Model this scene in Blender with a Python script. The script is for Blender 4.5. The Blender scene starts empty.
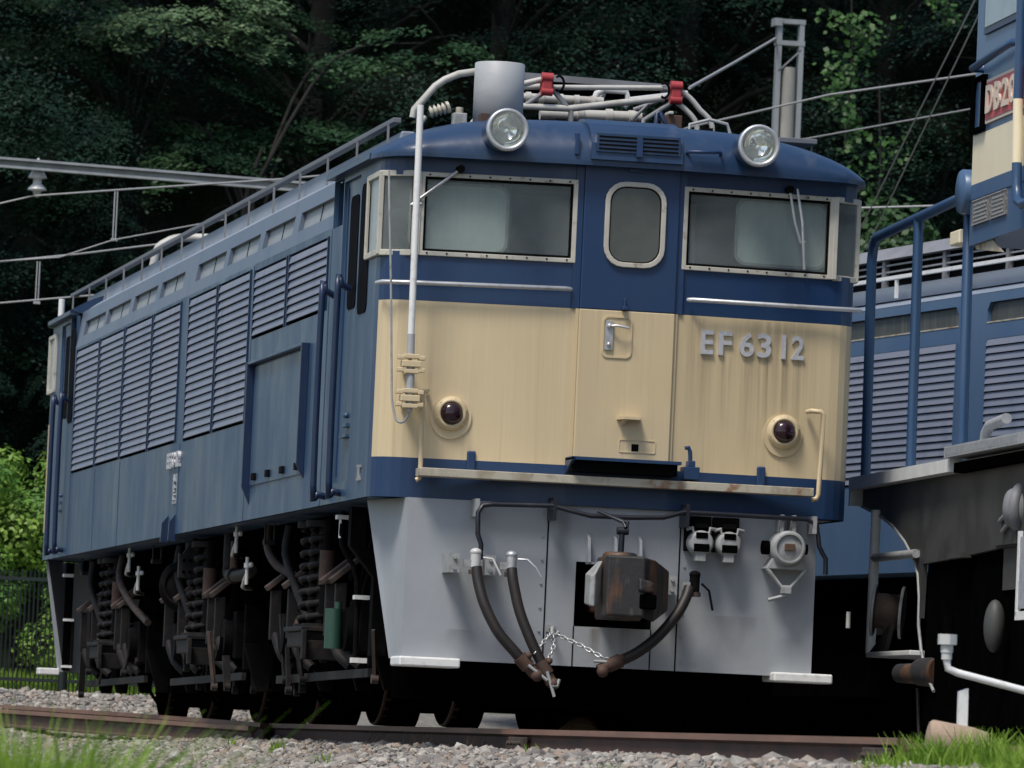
import bpy, bmesh, math, random
import numpy as np
from mathutils import Vector, Matrix
from math import radians as R, sin, cos, pi

sc = bpy.context.scene
col = sc.collection

# ---------------------------------------------------------------- camera, sky, sun, exposure
cam_d = bpy.data.cameras.new('camera')
cam = bpy.data.objects.new('camera', cam_d); col.objects.link(cam)
def cam_axes(yaw, pitch, roll):
    f = Vector((sin(yaw) * cos(pitch), cos(yaw) * cos(pitch), sin(pitch)))
    r = f.cross(Vector((0, 0, 1))).normalized(); u = r.cross(f)
    return r * cos(roll) + u * sin(roll), u * cos(roll) - r * sin(roll), f
_r, _u, _f = cam_axes(R(10.6241), R(3.4060), R(2.5766))
M = Matrix(((_r.x, _u.x, -_f.x), (_r.y, _u.y, -_f.y), (_r.z, _u.z, -_f.z))).to_4x4()
M.translation = Vector((-7.151, -34.725, -0.1466))
cam.matrix_world = M
cam_d.sensor_width = 36.0
cam_d.lens = 6226.35 / 1024 * 36
cam_d.clip_start = 0.5
cam_d.clip_end = 4000
cam_d.dof.use_dof = True
cam_d.dof.focus_distance = 37.0
cam_d.dof.aperture_fstop = 9.5
sc.camera = cam

SUN_TO = Vector((-0.40, -0.42, 1.0)).normalized()
elev = math.asin(SUN_TO.z); azim = math.atan2(SUN_TO.x, SUN_TO.y)
world = bpy.data.worlds.new('World'); sc.world = world
world.use_nodes = True
wn = world.node_tree.nodes; wl = world.node_tree.links
sky = wn.new('ShaderNodeTexSky'); sky.sky_type = 'NISHITA'; sky.sun_disc = False
sky.sun_elevation = elev; sky.sun_rotation = azim
sky.dust_density = 2.0; sky.air_density = 1.0
wl.new(sky.outputs['Color'], wn['Background'].inputs['Color'])
wn['Background'].inputs['Strength'].default_value = 0.115
sun_d = bpy.data.lights.new('sun', 'SUN'); sun_d.energy = 2.5; sun_d.angle = R(15); sun_d.color = (1.0, 0.95, 0.87)
sun = bpy.data.objects.new('sun', sun_d); col.objects.link(sun)
sun.rotation_euler = SUN_TO.to_track_quat('Z', 'Y').to_euler()
sc.view_settings.view_transform = 'Standard'
sc.view_settings.look = 'None'
sc.view_settings.exposure = 0.40
sc.view_settings.gamma = 1.0
sc.view_settings.use_curve_mapping = False

rnd = random.Random(7)

# ---------------------------------------------------------------- materials
MATS = {}
def new_mat(name):
    m = bpy.data.materials.new(name); m.use_nodes = True
    nt = m.node_tree
    return m, nt, nt.nodes['Principled BSDF']

def noise_fac(nt, scale, detail=4, lo=.4, hi=.6, rough=.6, coord='Object'):
    tc = nt.nodes.new('ShaderNodeTexCoord'); mp = nt.nodes.new('ShaderNodeMapping')
    mp.inputs['Scale'].default_value = scale
    nz = nt.nodes.new('ShaderNodeTexNoise'); nz.inputs['Scale'].default_value = 1.0
    nz.inputs['Detail'].default_value = detail; nz.inputs['Roughness'].default_value = rough
    mr = nt.nodes.new('ShaderNodeMapRange'); mr.inputs['From Min'].default_value = lo; mr.inputs['From Max'].default_value = hi
    nt.links.new(tc.outputs[coord], mp.inputs['Vector']); nt.links.new(mp.outputs['Vector'], nz.inputs['Vector'])
    nt.links.new(nz.outputs['Fac'], mr.inputs['Value'])
    return mr.outputs['Result']

def mixc(nt, fac, a, b, strength=1.0):
    mx = nt.nodes.new('ShaderNodeMix'); mx.data_type = 'RGBA'
    if strength != 1.0:
        mu = nt.nodes.new('ShaderNodeMath'); mu.operation = 'MULTIPLY'; mu.inputs[1].default_value = strength
        nt.links.new(fac, mu.inputs[0]); fac = mu.outputs[0]
    nt.links.new(fac, mx.inputs['Factor'])
    for sock, v in ((6, a), (7, b)):
        if isinstance(v, (tuple, list)): mx.inputs[sock].default_value = (*v, 1)
        else: nt.links.new(v, mx.inputs[sock])
    return mx.outputs[2]

def paint(name, colr, rough=.4, metal=0.0, layers=(), bump=None, rough_var=None, spec=.5, coat=0.0):
    """layers: (colour, strength, scale xyz, lo, hi) mixed over the base one after another"""
    m, nt, p = new_mat(name)
    c = tuple(colr)
    first = True
    for (lc, st, scl, lo, hi) in layers:
        f = noise_fac(nt, scl, lo=lo, hi=hi)
        c = mixc(nt, f, c, lc, st)
    if isinstance(c, tuple): p.inputs['Base Color'].default_value = (*c, 1)
    else: nt.links.new(c, p.inputs['Base Color'])
    p.inputs['Roughness'].default_value = rough
    p.inputs['Metallic'].default_value = metal
    p.inputs['Specular IOR Level'].default_value = spec
    p.inputs['Coat Weight'].default_value = coat
    if rough_var:
        f = noise_fac(nt, rough_var[0], lo=.3, hi=.7)
        mr = nt.nodes.new('ShaderNodeMapRange'); mr.inputs['To Min'].default_value = rough_var[1]; mr.inputs['To Max'].default_value = rough_var[2]
        nt.links.new(f, mr.inputs['Value']); nt.links.new(mr.outputs['Result'], p.inputs['Roughness'])
    if bump:
        f = noise_fac(nt, bump[0], lo=0, hi=1)
        b = nt.nodes.new('ShaderNodeBump'); b.inputs['Strength'].default_value = bump[1]; b.inputs['Distance'].default_value = bump[2]
        nt.links.new(f, b.inputs['Height']); nt.links.new(b.outputs['Normal'], p.inputs['Normal'])
    MATS[name] = m
    return m

NAVY = (.0095, .034, .098)
paint('navy', NAVY, .38, layers=[((.016, .045, .105), .55, (1.3, 1.3, .5), .42, .65), ((.04, .05, .07), .22, (30, 30, .7), .55, .72)],
      bump=((2.2, 2.2, 1.4), .25, .02), rough_var=((3, 3, 1), .3, .5))
paint('navy_side', (.024, .062, .125), .42, layers=[((.045, .088, .15), .6, (.8, .8, .35), .42, .62), ((.15, .16, .17), .38, (14, 9, .25), .52, .75), ((.012, .035, .09), .5, (6, 5, .6), .5, .7)],
      bump=((1.5, 1.2, 1.0), .35, .03), rough_var=((4, 2, 1), .3, .5))
paint('louvre_blue', (.155, .175, .225), .45, layers=[((.205, .205, .24), .6, (2, .8, 1.5), .4, .62), ((.085, .11, .165), .6, (5, 4, 2), .52, .72)])
paint('cream', (.585, .472, .292), .42, layers=[((.50, .40, .245), .55, (1.2, 1.2, .6), .42, .62), ((.30, .24, .165), .32, (22, 22, .45), .56, .74), ((.68, .56, .36), .25, (60, 60, 1.2), .5, .7)],
      bump=((2.0, 2.0, 1.3), .2, .02))
paint('cream_dirty', (.42, .39, .31), .6, layers=[((.25, .20, .13), .7, (9, 9, 9), .45, .62), ((.20, .08, .03), .8, (4, 4, 4), .6, .66)])
paint('window_frame', (.50, .48, .41), .5, layers=[((.22, .15, .10), .8, (14, 14, 14), .58, .68), ((.38, .36, .32), .6, (5, 5, 5), .4, .6)])
paint('alu', (.52, .53, .54), .38, .55, layers=[((.30, .29, .28), .5, (20, 20, 20), .5, .7)])
paint('silver_letter', (.55, .56, .58), .45, .25, layers=[((.36, .36, .37), .5, (40, 40, 40), .45, .65)])
paint('skirt_grey', (.315, .335, .36), .5, layers=[((.265, .28, .295), .6, (1.6, 1.6, .8), .42, .62), ((.19, .18, .165), .35, (13, 13, .6), .62, .8), ((.37, .385, .41), .35, (3.5, 3.5, 2.5), .5, .7)],
      bump=((2.5, 2.5, 1.6), .3, .02))
paint('white_paint', (.72, .72, .70), .5, layers=[((.45, .44, .42), .5, (22, 22, 22), .52, .7)])
paint('pale_tube', (.42, .41, .38), .5, layers=[((.30, .27, .23), .6, (9, 9, 9), .52, .68)])
paint('walk_grey', (.12, .13, .15), .55, layers=[((.15, .15, .165), .6, (3, 1.2, 3), .46, .64)])
paint('stain_dark', (.05, .045, .04))
paint('can_grey', (.36, .37, .38), .5, layers=[((.30, .31, .32), .6, (3, 3, 9), .45, .6)])
paint('roof_navy', (.010, .033, .085), .36, layers=[((.024, .050, .10), .6, (1.1, .7, 1.1), .42, .65), ((.12, .13, .15), .25, (8, 1.2, 8), .55, .75)], bump=((1.6, .8, 1.6), .3, .03))
paint('side_skylit', (.10, .13, .18), .42, layers=[((.12, .14, .18), .6, (.9, .5, 1.5), .42, .62), ((.05, .08, .14), .5, (6, 3, 3), .52, .72)], bump=((1.5, 1.2, 1.0), .35, .03))  # paler navy: sky light on the upper side band put into the colour
paint('roof_skylit', (.20, .235, .29), .5, layers=[((.27, .30, .34), .6, (1.2, .5, 1.2), .42, .62), ((.12, .15, .20), .5, (6, 1.2, 6), .52, .72)], bump=((2, .9, 2), .35, .03))  # pale blue-grey: sky light on the upward-facing roof painted into its colour
paint('roof_grey', (.20, .205, .22), .6, layers=[((.12, .12, .125), .6, (3, 2, 3), .42, .62)])
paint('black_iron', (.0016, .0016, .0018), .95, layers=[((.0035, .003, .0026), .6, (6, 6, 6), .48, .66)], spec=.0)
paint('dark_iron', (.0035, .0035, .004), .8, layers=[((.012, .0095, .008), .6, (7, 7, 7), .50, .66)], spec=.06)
paint('spring_iron', (.013, .0125, .013), .6, layers=[((.032, .025, .021), .6, (12, 12, 12), .50, .64)], spec=.15)
paint('rust', (.065, .033, .022), .75, layers=[((.055, .034, .026), .7, (9, 9, 9), .45, .62), ((.13, .065, .035), .5, (24, 24, 24), .55, .7)])
paint('rust_dust', (.062, .043, .034), .8, layers=[((.025, .018, .015), .7, (9, 9, 9), .45, .62)])
paint('coupler_iron', (.028, .027, .028), .55, .2, layers=[((.12, .058, .028), .85, (7, 7, 1.4), .50, .60), ((.20, .17, .14), .4, (22, 22, 5), .58, .72)], bump=((16, 16, 16), .4, .01))
paint('rubber', (.012, .009, .008), .55, layers=[((.030, .018, .014), .6, (9, 9, 4), .46, .64)])
paint('pipe_navy', (.006, .008, .014), .4, layers=[((.022, .020, .02), .5, (12, 12, 12), .5, .68)])
paint('handrail_navy', (.007, .020, .058), .35, layers=[((.016, .030, .065), .5, (9, 9, 3), .45, .65)])
paint('steel_grey', (.30, .31, .31), .5, layers=[((.17, .16, .15), .6, (16, 16, 16), .48, .66)])
paint('green_can', (.02, .065, .045), .45, layers=[((.02, .05, .035), .5, (12, 12, 12), .5, .7)])
paint('red_iron', (.36, .035, .04), .5, layers=[((.2, .02, .02), .5, (20, 20, 20), .45, .65)])
paint('brown_insul', (.10, .06, .04), .35)
paint('cream_insul', (.42, .40, .33), .35, layers=[((.22, .2, .15), .6, (20, 20, 20), .48, .64)])
paint('dark_inside', (.02, .021, .022), .8)
paint('cab_inside', (.17, .21, .20), .7, layers=[((.08, .10, .095), .6, (3, 3, 3), .42, .6)])
paint('blind', (.52, .54, .54), .8, layers=[((.47, .48, .48), .6, (30, 30, 1), .42, .6)])
paint('tail_red', (.020, .006, .010), .12, spec=.6)
paint('black_gap', (.004, .004, .0045), .8, spec=.05)
paint('vent_pane', (.26, .275, .285), .45, layers=[((.20, .215, .22), .6, (20, 9, .8), .45, .66)])
paint('dark_vent', (.045, .05, .045), .5, layers=[((.14, .14, .12), .6, (26, 26, 1.5), .5, .72)])
paint('door_pane', (.065, .072, .066), .22, layers=[((.10, .11, .10), .5, (2.5, 2.5, 2.5), .42, .6)])
paint('side_pane', (.24, .29, .31), .2, layers=[((.17, .21, .22), .5, (4, 4, 4), .42, .62)])
paint('rail_side', (.075, .036, .026), .8, layers=[((.035, .022, .018), .7, (6, 3, 6), .45, .62)])
paint('rail_head', (.20, .105, .07), .6, layers=[((.11, .062, .045), .6, (12, 1.5, 12), .42, .64)])
paint('concrete', (.30, .29, .26), .8, layers=[((.2, .19, .17), .6, (5, 5, 2), .42, .62)])
paint('galv', (.30, .32, .33), .5, .3, layers=[((.2, .21, .21), .6, (5, 5, 2), .42, .62)])
paint('wire_grey', (.34, .34, .34), .5, .2)
paint('wire_dark', (.02, .02, .022), .6)
paint('porcelain', (.50, .50, .49), .25, layers=[((.4, .4, .38), .5, (9, 9, 9), .5, .7)])
paint('fence_green', (.004, .010, .008), .5)
paint('db_blue', (.050, .105, .20), .36, layers=[((.085, .135, .22), .5, (1.2, 1.2, .6), .42, .62), ((.16, .18, .2), .25, (18, 18, .8), .55, .75)])
paint('db_cream', (.78, .70, .50), .45, layers=[((.70, .60, .42), .5, (3, 3, 1), .42, .62)])
paint('db_rail', (.022, .060, .135), .33, layers=[((.04, .08, .15), .5, (6, 6, 2), .42, .62)])
paint('db_dark_blue', (.010, .022, .06), .4)
paint('plate_red', (.42, .05, .05), .5, layers=[((.52, .12, .11), .5, (30, 30, 30), .45, .6)])
paint('plate_cream', (.62, .52, .42), .5)
paint('plate_old', (.13, .125, .12), .6, layers=[((.30, .29, .27), .7, (60, 60, 60), .48, .62)])
paint('deck_white', (.66, .67, .66), .5, layers=[((.5, .5, .48), .5, (6, 6, 6), .45, .65)])
paint('deck_grey', (.34, .36, .38), .5, layers=[((.22, .23, .24), .5, (20, 20, 20), .45, .6)])
paint('db_frame', (.050, .051, .049), .6, layers=[((.018, .018, .017), .6, (3, 3, 3), .42, .6)])
paint('stone_tan', (.34, .25, .18), .85, layers=[((.24, .17, .12), .6, (9, 9, 9), .42, .62)], bump=((20, 20, 20), .5, .02))
paint('bark', (.008, .0075, .007), .95, layers=[((.018, .016, .014), .6, (5, 5, 1), .45, .62)])
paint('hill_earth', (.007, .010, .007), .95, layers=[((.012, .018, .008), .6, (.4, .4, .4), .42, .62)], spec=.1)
paint('soil', (.075, .07, .05), .95, layers=[((.05, .075, .028), .8, (.5, .5, .5), .44, .58), ((.14, .13, .11), .5, (3, 3, 3), .5, .66)])
paint('ballast', (.20, .19, .17), .9, layers=[((.11, .10, .09), .7, (16, 16, 16), .42, .6), ((.32, .31, .28), .6, (30, 30, 30), .5, .66)], bump=((22, 22, 22), .8, .05))
paint('sleeper_wood', (.045, .035, .03), .9)

def leaf_mat(name, dark, light, clump=.55, rough=.5, spec=.35, transl=.25):
    m, nt, p = new_mat(name)
    f = noise_fac(nt, (clump, clump, clump), detail=3, lo=.38, hi=.66)
    g = nt.nodes.new('ShaderNodeNewGeometry')
    c1 = mixc(nt, f, dark, light)
    c2 = mixc(nt, g.outputs['Random Per Island'], c1, tuple(x * .55 for x in dark), .3)
    nt.links.new(c2, p.inputs['Base Color'])
    p.inputs['Roughness'].default_value = rough; p.inputs['Specular IOR Level'].default_value = spec
    tr = nt.nodes.new('ShaderNodeBsdfTranslucent'); nt.links.new(c2, tr.inputs['Color'])
    mx = nt.nodes.new('ShaderNodeMixShader'); mx.inputs[0].default_value = transl
    nt.links.new(p.outputs[0], mx.inputs[1]); nt.links.new(tr.outputs[0], mx.inputs[2])
    nt.links.new(mx.outputs[0], nt.nodes['Material Output'].inputs['Surface'])
    MATS[name] = m
leaf_mat('leaf_broad', (.008, .027, .017), (.036, .080, .038), spec=.12)
leaf_mat('leaf_deep', (.0055, .021, .017), (.019, .050, .030), spec=.2)
leaf_mat('leaf_needle', (.006, .022, .015), (.015, .040, .024), rough=.7, spec=.15)
leaf_mat('leaf_kudzu', (.022, .060, .020), (.055, .115, .035), clump=1.6)
leaf_mat('leaf_vine', (.030, .085, .018), (.060, .150, .030), clump=2.0)
leaf_mat('leaf_shrub', (.085, .21, .030), (.27, .40, .055), clump=1.4)
leaf_mat('grass_blade', (.14, .27, .025), (.30, .44, .05), clump=3.0, transl=.35)
leaf_mat('dry_blade', (.25, .2, .12), (.35, .28, .17), clump=3.0)

def stone_mat():
    m, nt, p = new_mat('gravel_stone')
    g = nt.nodes.new('ShaderNodeNewGeometry')
    cr = nt.nodes.new('ShaderNodeValToRGB'); e = cr.color_ramp.elements
    e[0].position = 0; e[0].color = (.12, .11, .105, 1); e[1].position = 1; e[1].color = (.46, .45, .41, 1)
    a = e.new(.3); a.color = (.22, .20, .18, 1); b = e.new(.55); b.color = (.33, .31, .275, 1); d = e.new(.75); d.color = (.27, .20, .15, 1)
    nt.links.new(g.outputs['Random Per Island'], cr.inputs['Fac'])
    f = noise_fac(nt, (30, 30, 30), lo=.35, hi=.7)
    c = mixc(nt, f, cr.outputs['Color'], (.15, .14, .13), .45)
    nt.links.new(c, p.inputs['Base Color']); p.inputs['Roughness'].default_value = .85
    MATS['gravel_stone'] = m
stone_mat()

def glass_mat(name, film=.35, film_col=(.30, .33, .32), rough=.08):
    m, nt, p = new_mat(name)
    p.inputs['Base Color'].default_value = (*film_col, 1); p.inputs['Roughness'].default_value = rough
    f = noise_fac(nt, (3, 3, 3), lo=.35, hi=.65)
    mr = nt.nodes.new('ShaderNodeMapRange'); mr.inputs['To Min'].default_value = film * .75; mr.inputs['To Max'].default_value = film * 1.2
    nt.links.new(f, mr.inputs['Value'])
    t = nt.nodes.new('ShaderNodeBsdfTransparent'); t.inputs['Color'].default_value = (.88, .92, .90, 1)
    mx = nt.nodes.new('ShaderNodeMixShader')
    nt.links.new(mr.outputs['Result'], mx.inputs[0]); nt.links.new(t.outputs[0], mx.inputs[1]); nt.links.new(p.outputs[0], mx.inputs[2])
    nt.links.new(mx.outputs[0], nt.nodes['Material Output'].inputs['Surface'])
    MATS[name] = m
glass_mat('haze_glass', .20, (.36, .40, .41), .05)  # grey diffuse film paints the reflection haze of the panes into the glass
glass_mat('lens_glass', .10, (.85, .87, .87), .03)
m, nt, p = new_mat('reflector'); p.inputs['Base Color'].default_value = (.93, .93, .91, 1); p.inputs['Metallic'].default_value = 1; p.inputs['Roughness'].default_value = .12
f = noise_fac(nt, (13, 13, 13), detail=1, lo=0, hi=1); b = nt.nodes.new('ShaderNodeBump'); b.inputs['Strength'].default_value = .6; b.inputs['Distance'].default_value = .01
nt.links.new(f, b.inputs['Height']); nt.links.new(b.outputs['Normal'], p.inputs['Normal']); MATS['reflector'] = m

# ---------------------------------------------------------------- mesh helpers
class MB:
    def __init__(s): s.v = []; s.f = []; s.m = []; s.sm = []
    def add(s, vs, fs, mi=0, smooth=False):
        o = len(s.v); s.v += [tuple(x) for x in vs]
        for f in fs: s.f.append([i + o for i in f]); s.m.append(mi); s.sm.append(smooth)
        return s
    def quad(s, a, b, c, d, mi=0): return s.add([a, b, c, d], [(0, 1, 2, 3)], mi)
    def box(s, x0, x1, y0, y1, z0, z1, mi=0):
        return s.hexa([(x0, y0, z0), (x1, y0, z0), (x1, y1, z0), (x0, y1, z0)], [(x0, y0, z1), (x1, y0, z1), (x1, y1, z1), (x0, y1, z1)], mi)
    def hexa(s, lo, hi, mi=0):
        n = len(lo); vs = list(lo) + list(hi)
        fs = [tuple(reversed(range(n))), tuple(range(n, 2 * n))] + [(i, (i + 1) % n, n + (i + 1) % n, n + i) for i in range(n)]
        return s.add(vs, fs, mi)
    def cbox(s, c, size, rot=None, mi=0):
        hx, hy, hz = size[0] / 2, size[1] / 2, size[2] / 2
        pts = [Vector(q) for q in ((-hx, -hy, -hz), (hx, -hy, -hz), (hx, hy, -hz), (-hx, hy, -hz), (-hx, -hy, hz), (hx, -hy, hz), (hx, hy, hz), (-hx, hy, hz))]
        if rot is not None: pts = [rot @ q for q in pts]
        pts = [q + Vector(c) for q in pts]
        return s.hexa(pts[:4], pts[4:], mi)
    def bar(s, p0, p1, w, h, up=(0, 0, 1), mi=0):
        p0 = Vector(p0); p1 = Vector(p1); d = (p1 - p0).normalized(); a = d.cross(Vector(up))
        if a.length < 1e-4: a = d.cross(Vector((1, 0, 0)))
        a.normalize(); b = a.cross(d)
        q = [a * (-w / 2) + b * (-h / 2), a * (w / 2) + b * (-h / 2), a * (w / 2) + b * (h / 2), a * (-w / 2) + b * (h / 2)]
        return s.hexa([p0 + k for k in q], [p1 + k for k in q], mi)
    def prism(s, poly, place, d0, d1, mi=0):
        return s.hexa([place(a, b, d0) for a, b in poly], [place(a, b, d1) for a, b in poly], mi)
    def tube(s, pts, r, n=8, mi=0, smooth_path=0, closed=False):
        P = [Vector(q) for q in pts]
        if smooth_path:
            Q = []
            for i in range(len(P) - 1):
                a = P[max(i - 1, 0)]; b = P[i]; c = P[i + 1]; d = P[min(i + 2, len(P) - 1)]
                for k in range(smooth_path):
                    t = k / smooth_path
                    Q.append(.5 * ((2 * b) + (c - a) * t + (2 * a - 5 * b + 4 * c - d) * t * t + (3 * b - a - 3 * c + d) * t ** 3))
            Q.append(P[-1]); P = Q
        N = len(P); rad = r if isinstance(r, (list, tuple)) else None
        if rad: rr = [rad[0] + (rad[-1] - rad[0]) * i / (N - 1) for i in range(N)] if len(rad) != N else rad
        else: rr = [r] * N
        vs = []; nrm = None
        for i in range(N):
            if closed: t = P[(i + 1) % N] - P[i - 1]
            else: t = P[min(i + 1, N - 1)] - P[max(i - 1, 0)]
            t.normalize()
            if nrm is None:
                nrm = t.cross(Vector((0, 0, 1)))
                if nrm.length < 1e-3: nrm = t.cross(Vector((1, 0, 0)))
            nrm = (nrm - t * nrm.dot(t)).normalized(); bn = t.cross(nrm)
            for k in range(n):
                a = 2 * pi * k / n; vs.append(P[i] + (nrm * cos(a) + bn * sin(a)) * rr[i])
        fs = []
        for i in range(N if closed else N - 1):
            j = (i + 1) % N
            for k in range(n): fs.append((i * n + k, i * n + (k + 1) % n, j * n + (k + 1) % n, j * n + k))
        s.add(vs, fs, mi, True)
        if not closed:
            s.add(vs[:n], [tuple(reversed(range(n)))], mi); s.add(vs[-n:], [tuple(range(n))], mi)
        return s
    def cyl(s, p0, p1, r0, r1=None, n=16, mi=0):
        r1 = r0 if r1 is None else r1
        return s.tube([p0, p1], [r0, r1], n, mi)
    def lathe(s, prof, origin, axis, n=24, mi=0, smooth=True):
        ax = Vector(axis).normalized(); a = ax.cross(Vector((0, 0, 1)))
        if a.length < 1e-3: a = Vector((1, 0, 0))
        a.normalize(); b = ax.cross(a); o = Vector(origin); vs = []
        for (r, t) in prof:
            for k in range(n): q = 2 * pi * k / n; vs.append(o + ax * t + (a * cos(q) + b * sin(q)) * r)
        fs = []
        for i in range(len(prof) - 1):
            for k in range(n): fs.append((i * n + k, i * n + (k + 1) % n, (i + 1) * n + (k + 1) % n, (i + 1) * n + k))
        return s.add(vs, fs, mi, smooth)
    def coil(s, base, rad, r, h, turns, n=6, mi=0):
        pts = []; N = int(turns * 12)
        for i in range(N + 1):
            a = 2 * pi * i / 12; pts.append((base[0] + rad * cos(a), base[1] + rad * sin(a), base[2] + h * i / N))
        return s.tube(pts, r, n, mi)
    def ball(s, c, r, n=10, mi=0, sq=(1, 1, 1)):
        prof = [(max(1e-4, r * sin(pi * i / n)), -r * cos(pi * i / n)) for i in range(n + 1)]
        o = len(s.v); s.lathe(prof, (0, 0, 0), (0, 0, 1), 2 * n, mi)
        for i in range(o, len(s.v)): x, y, z = s.v[i]; s.v[i] = (c[0] + x * sq[0], c[1] + y * sq[1], c[2] + z * sq[2])
        return s
    def mesh(s, name, mats):
        me = bpy.data.meshes.new(name); me.from_pydata(s.v, [], s.f)
        for k in ([mats] if isinstance(mats, str) else mats): me.materials.append(MATS[k])
        me.polygons.foreach_set('material_index', s.m); me.polygons.foreach_set('use_smooth', s.sm); me.update()
        bm = bmesh.new(); bm.from_mesh(me); bmesh.ops.recalc_face_normals(bm, faces=bm.faces); bm.to_mesh(me); bm.free()
        return me
    def build(s, name, mats, parent=None, bevel=0.0):
        o = bpy.data.objects.new(name, s.mesh(name, mats)); col.objects.link(o)
        if parent is not None:
            o.parent = parent
        if bevel:
            bv = o.modifiers.new('edge', 'BEVEL'); bv.width = bevel; bv.segments = 2; bv.limit_method = 'ANGLE'; bv.angle_limit = R(50)
        return o

def tag(o, label=None, cat=None, group=None, kind=None):
    if label: o['label'] = label
    if cat: o['category'] = cat
    if group: o['group'] = group
    if kind: o['kind'] = kind
    return o
def thing(name, label, cat, loc=(0, 0, 0), rz=0.0, group=None):
    o = bpy.data.objects.new(name, None); col.objects.link(o); o.location = loc; o.rotation_euler = (0, 0, rz); o.empty_display_size = .2
    return tag(o, label, cat, group)
def copy_tree(o, parent=None):
    c = o.copy(); col.objects.link(c); c.parent = parent
    for ch in [k for k in o.children]: copy_tree(ch, c)
    return c

def rrect(x0, x1, z0, z1, r, n=5):
    pts = []
    for (cx, cz, a0) in ((x1 - r, z1 - r, 0), (x0 + r, z1 - r, 90), (x0 + r, z0 + r, 180), (x1 - r, z0 + r, 270)):
        for k in range(n + 1): a = R(a0 + 90 * k / n); pts.append((cx + r * cos(a), cz + r * sin(a)))
    return pts
def ring(mb, outer, inner, place, d0, d1, mi=0):
    n = len(outer)
    A = [place(x, z, d1) for x, z in outer]; B = [place(x, z, d1) for x, z in inner]
    C = [place(x, z, d0) for x, z in outer]; D = [place(x, z, d0) for x, z in inner]
    fs = []
    for i in range(n):
        j = (i + 1) % n
        fs += [(i, j, n + j, n + i), (2 * n + i, 2 * n + j, j, i), (n + i, n + j, 3 * n + j, 3 * n + i), (2 * n + i, 3 * n + i, 3 * n + j, 2 * n + j)]
    return mb.add(A + B + C + D, fs, mi)

def glyph(ch, x0, x1, z0, z1, place, depth, thick=.03):
    """verts/faces of one raised letter fitted into a rectangle; place(a, b, d) puts it on its surface"""
    cu = bpy.data.curves.new('letter', 'FONT'); cu.body = ch; cu.extrude = .5; cu.offset = thick; cu.resolution_u = 4
    ob = bpy.data.objects.new('letter', cu); col.objects.link(ob)
    bpy.context.view_layer.update()
    me = bpy.data.meshes.new_from_object(ob.evaluated_get(bpy.context.evaluated_depsgraph_get()))
    vs = [v.co.copy() for v in me.vertices]; fs = [tuple(q.vertices) for q in me.polygons]
    bpy.data.objects.remove(ob); bpy.data.curves.remove(cu); bpy.data.meshes.remove(me)
    xa = min(v.x for v in vs); xb = max(v.x for v in vs); ya = min(v.y for v in vs); yb = max(v.y for v in vs)
    out = [place(x0 + (v.x - xa) / (xb - xa) * (x1 - x0), z0 + (v.y - ya) / (yb - ya) * (z1 - z0), depth if v.z > 0 else 0.0) for v in vs]
    return out, fs

def wall_grid(mb, cs, zs, holes, place, depth, mi=0):
    """a wall sheet with rectangular openings and their reveals; place(a, z, d) with d = inward depth"""
    cs = sorted(set(round(c, 4) for c in list(cs) + [h[k] for h in holes for k in (0, 1)])); zs = sorted(set(round(z, 4) for z in list(zs) + [h[k] for h in holes for k in (2, 3)]))
    for i in range(len(cs) - 1):
        for j in range(len(zs) - 1):
            a = (cs[i] + cs[i + 1]) / 2; b = (zs[j] + zs[j + 1]) / 2
            if any(h[0] < a < h[1] and h[2] < b < h[3] for h in holes): continue
            mb.quad(place(cs[i], zs[j], 0), place(cs[i + 1], zs[j], 0), place(cs[i + 1], zs[j + 1], 0), place(cs[i], zs[j + 1], 0), mi)
    for (a0, a1, z0, z1) in holes:
        for (p, q) in (((a0, z0), (a1, z0)), ((a1, z0), (a1, z1)), ((a1, z1), (a0, z1)), ((a0, z1), (a0, z0))):
            mb.quad(place(p[0], p[1], 0), place(q[0], q[1], 0), place(q[0], q[1], depth), place(p[0], p[1], depth), mi)

# ---------------------------------------------------------------- ground, ballast, hill
def gz(x, y):
    """ground height"""
    pr = [(-60, -1.9), (-7, -1.85), (-6, -1.30), (-4.5, -.66), (-3, -.47), (-2, -.32), (-1.0, -.16), (1.2, -.15), (2.2, -.18), (60, -.18)]
    z = np.interp(x, [q[0] for q in pr], [q[1] for q in pr])
    back = np.interp(y, [12, 17, 21, 26, 45, 60, 400], [0, .06, .34, .40, .6, 1.0, 1.0])
    zb = np.interp(x, [-60, 60], [-.15, -.15]) + back
    t = np.clip((y - 11) / 8, 0, 1); t = t * t * (3 - 2 * t)
    z = z * (1 - t) + zb * t
    # the hill beyond
    d = y - 38 + .16 * (x - 5)
    hl = np.clip(d, 0, None)
    side = np.clip((x + 9) / 7, 0, 1); side = side * side * (3 - 2 * side)
    return z + np.where(hl > 0, np.minimum(hl * .62, 14 + hl * .25), 0) * side
def grid_mesh(name, xs, ys, zf, mat):
    X, Y = np.meshgrid(xs, ys); Z = zf(X, Y)
    v = np.stack([X, Y, Z], -1).reshape(-1, 3); nx = len(xs); ny = len(ys)
    i = np.arange(nx * ny).reshape(ny, nx)
    f = np.stack([i[:-1, :-1], i[:-1, 1:], i[1:, 1:], i[1:, :-1]], -1).reshape(-1, 4)
    return np_mesh(name, v, f, mat, True)
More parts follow.
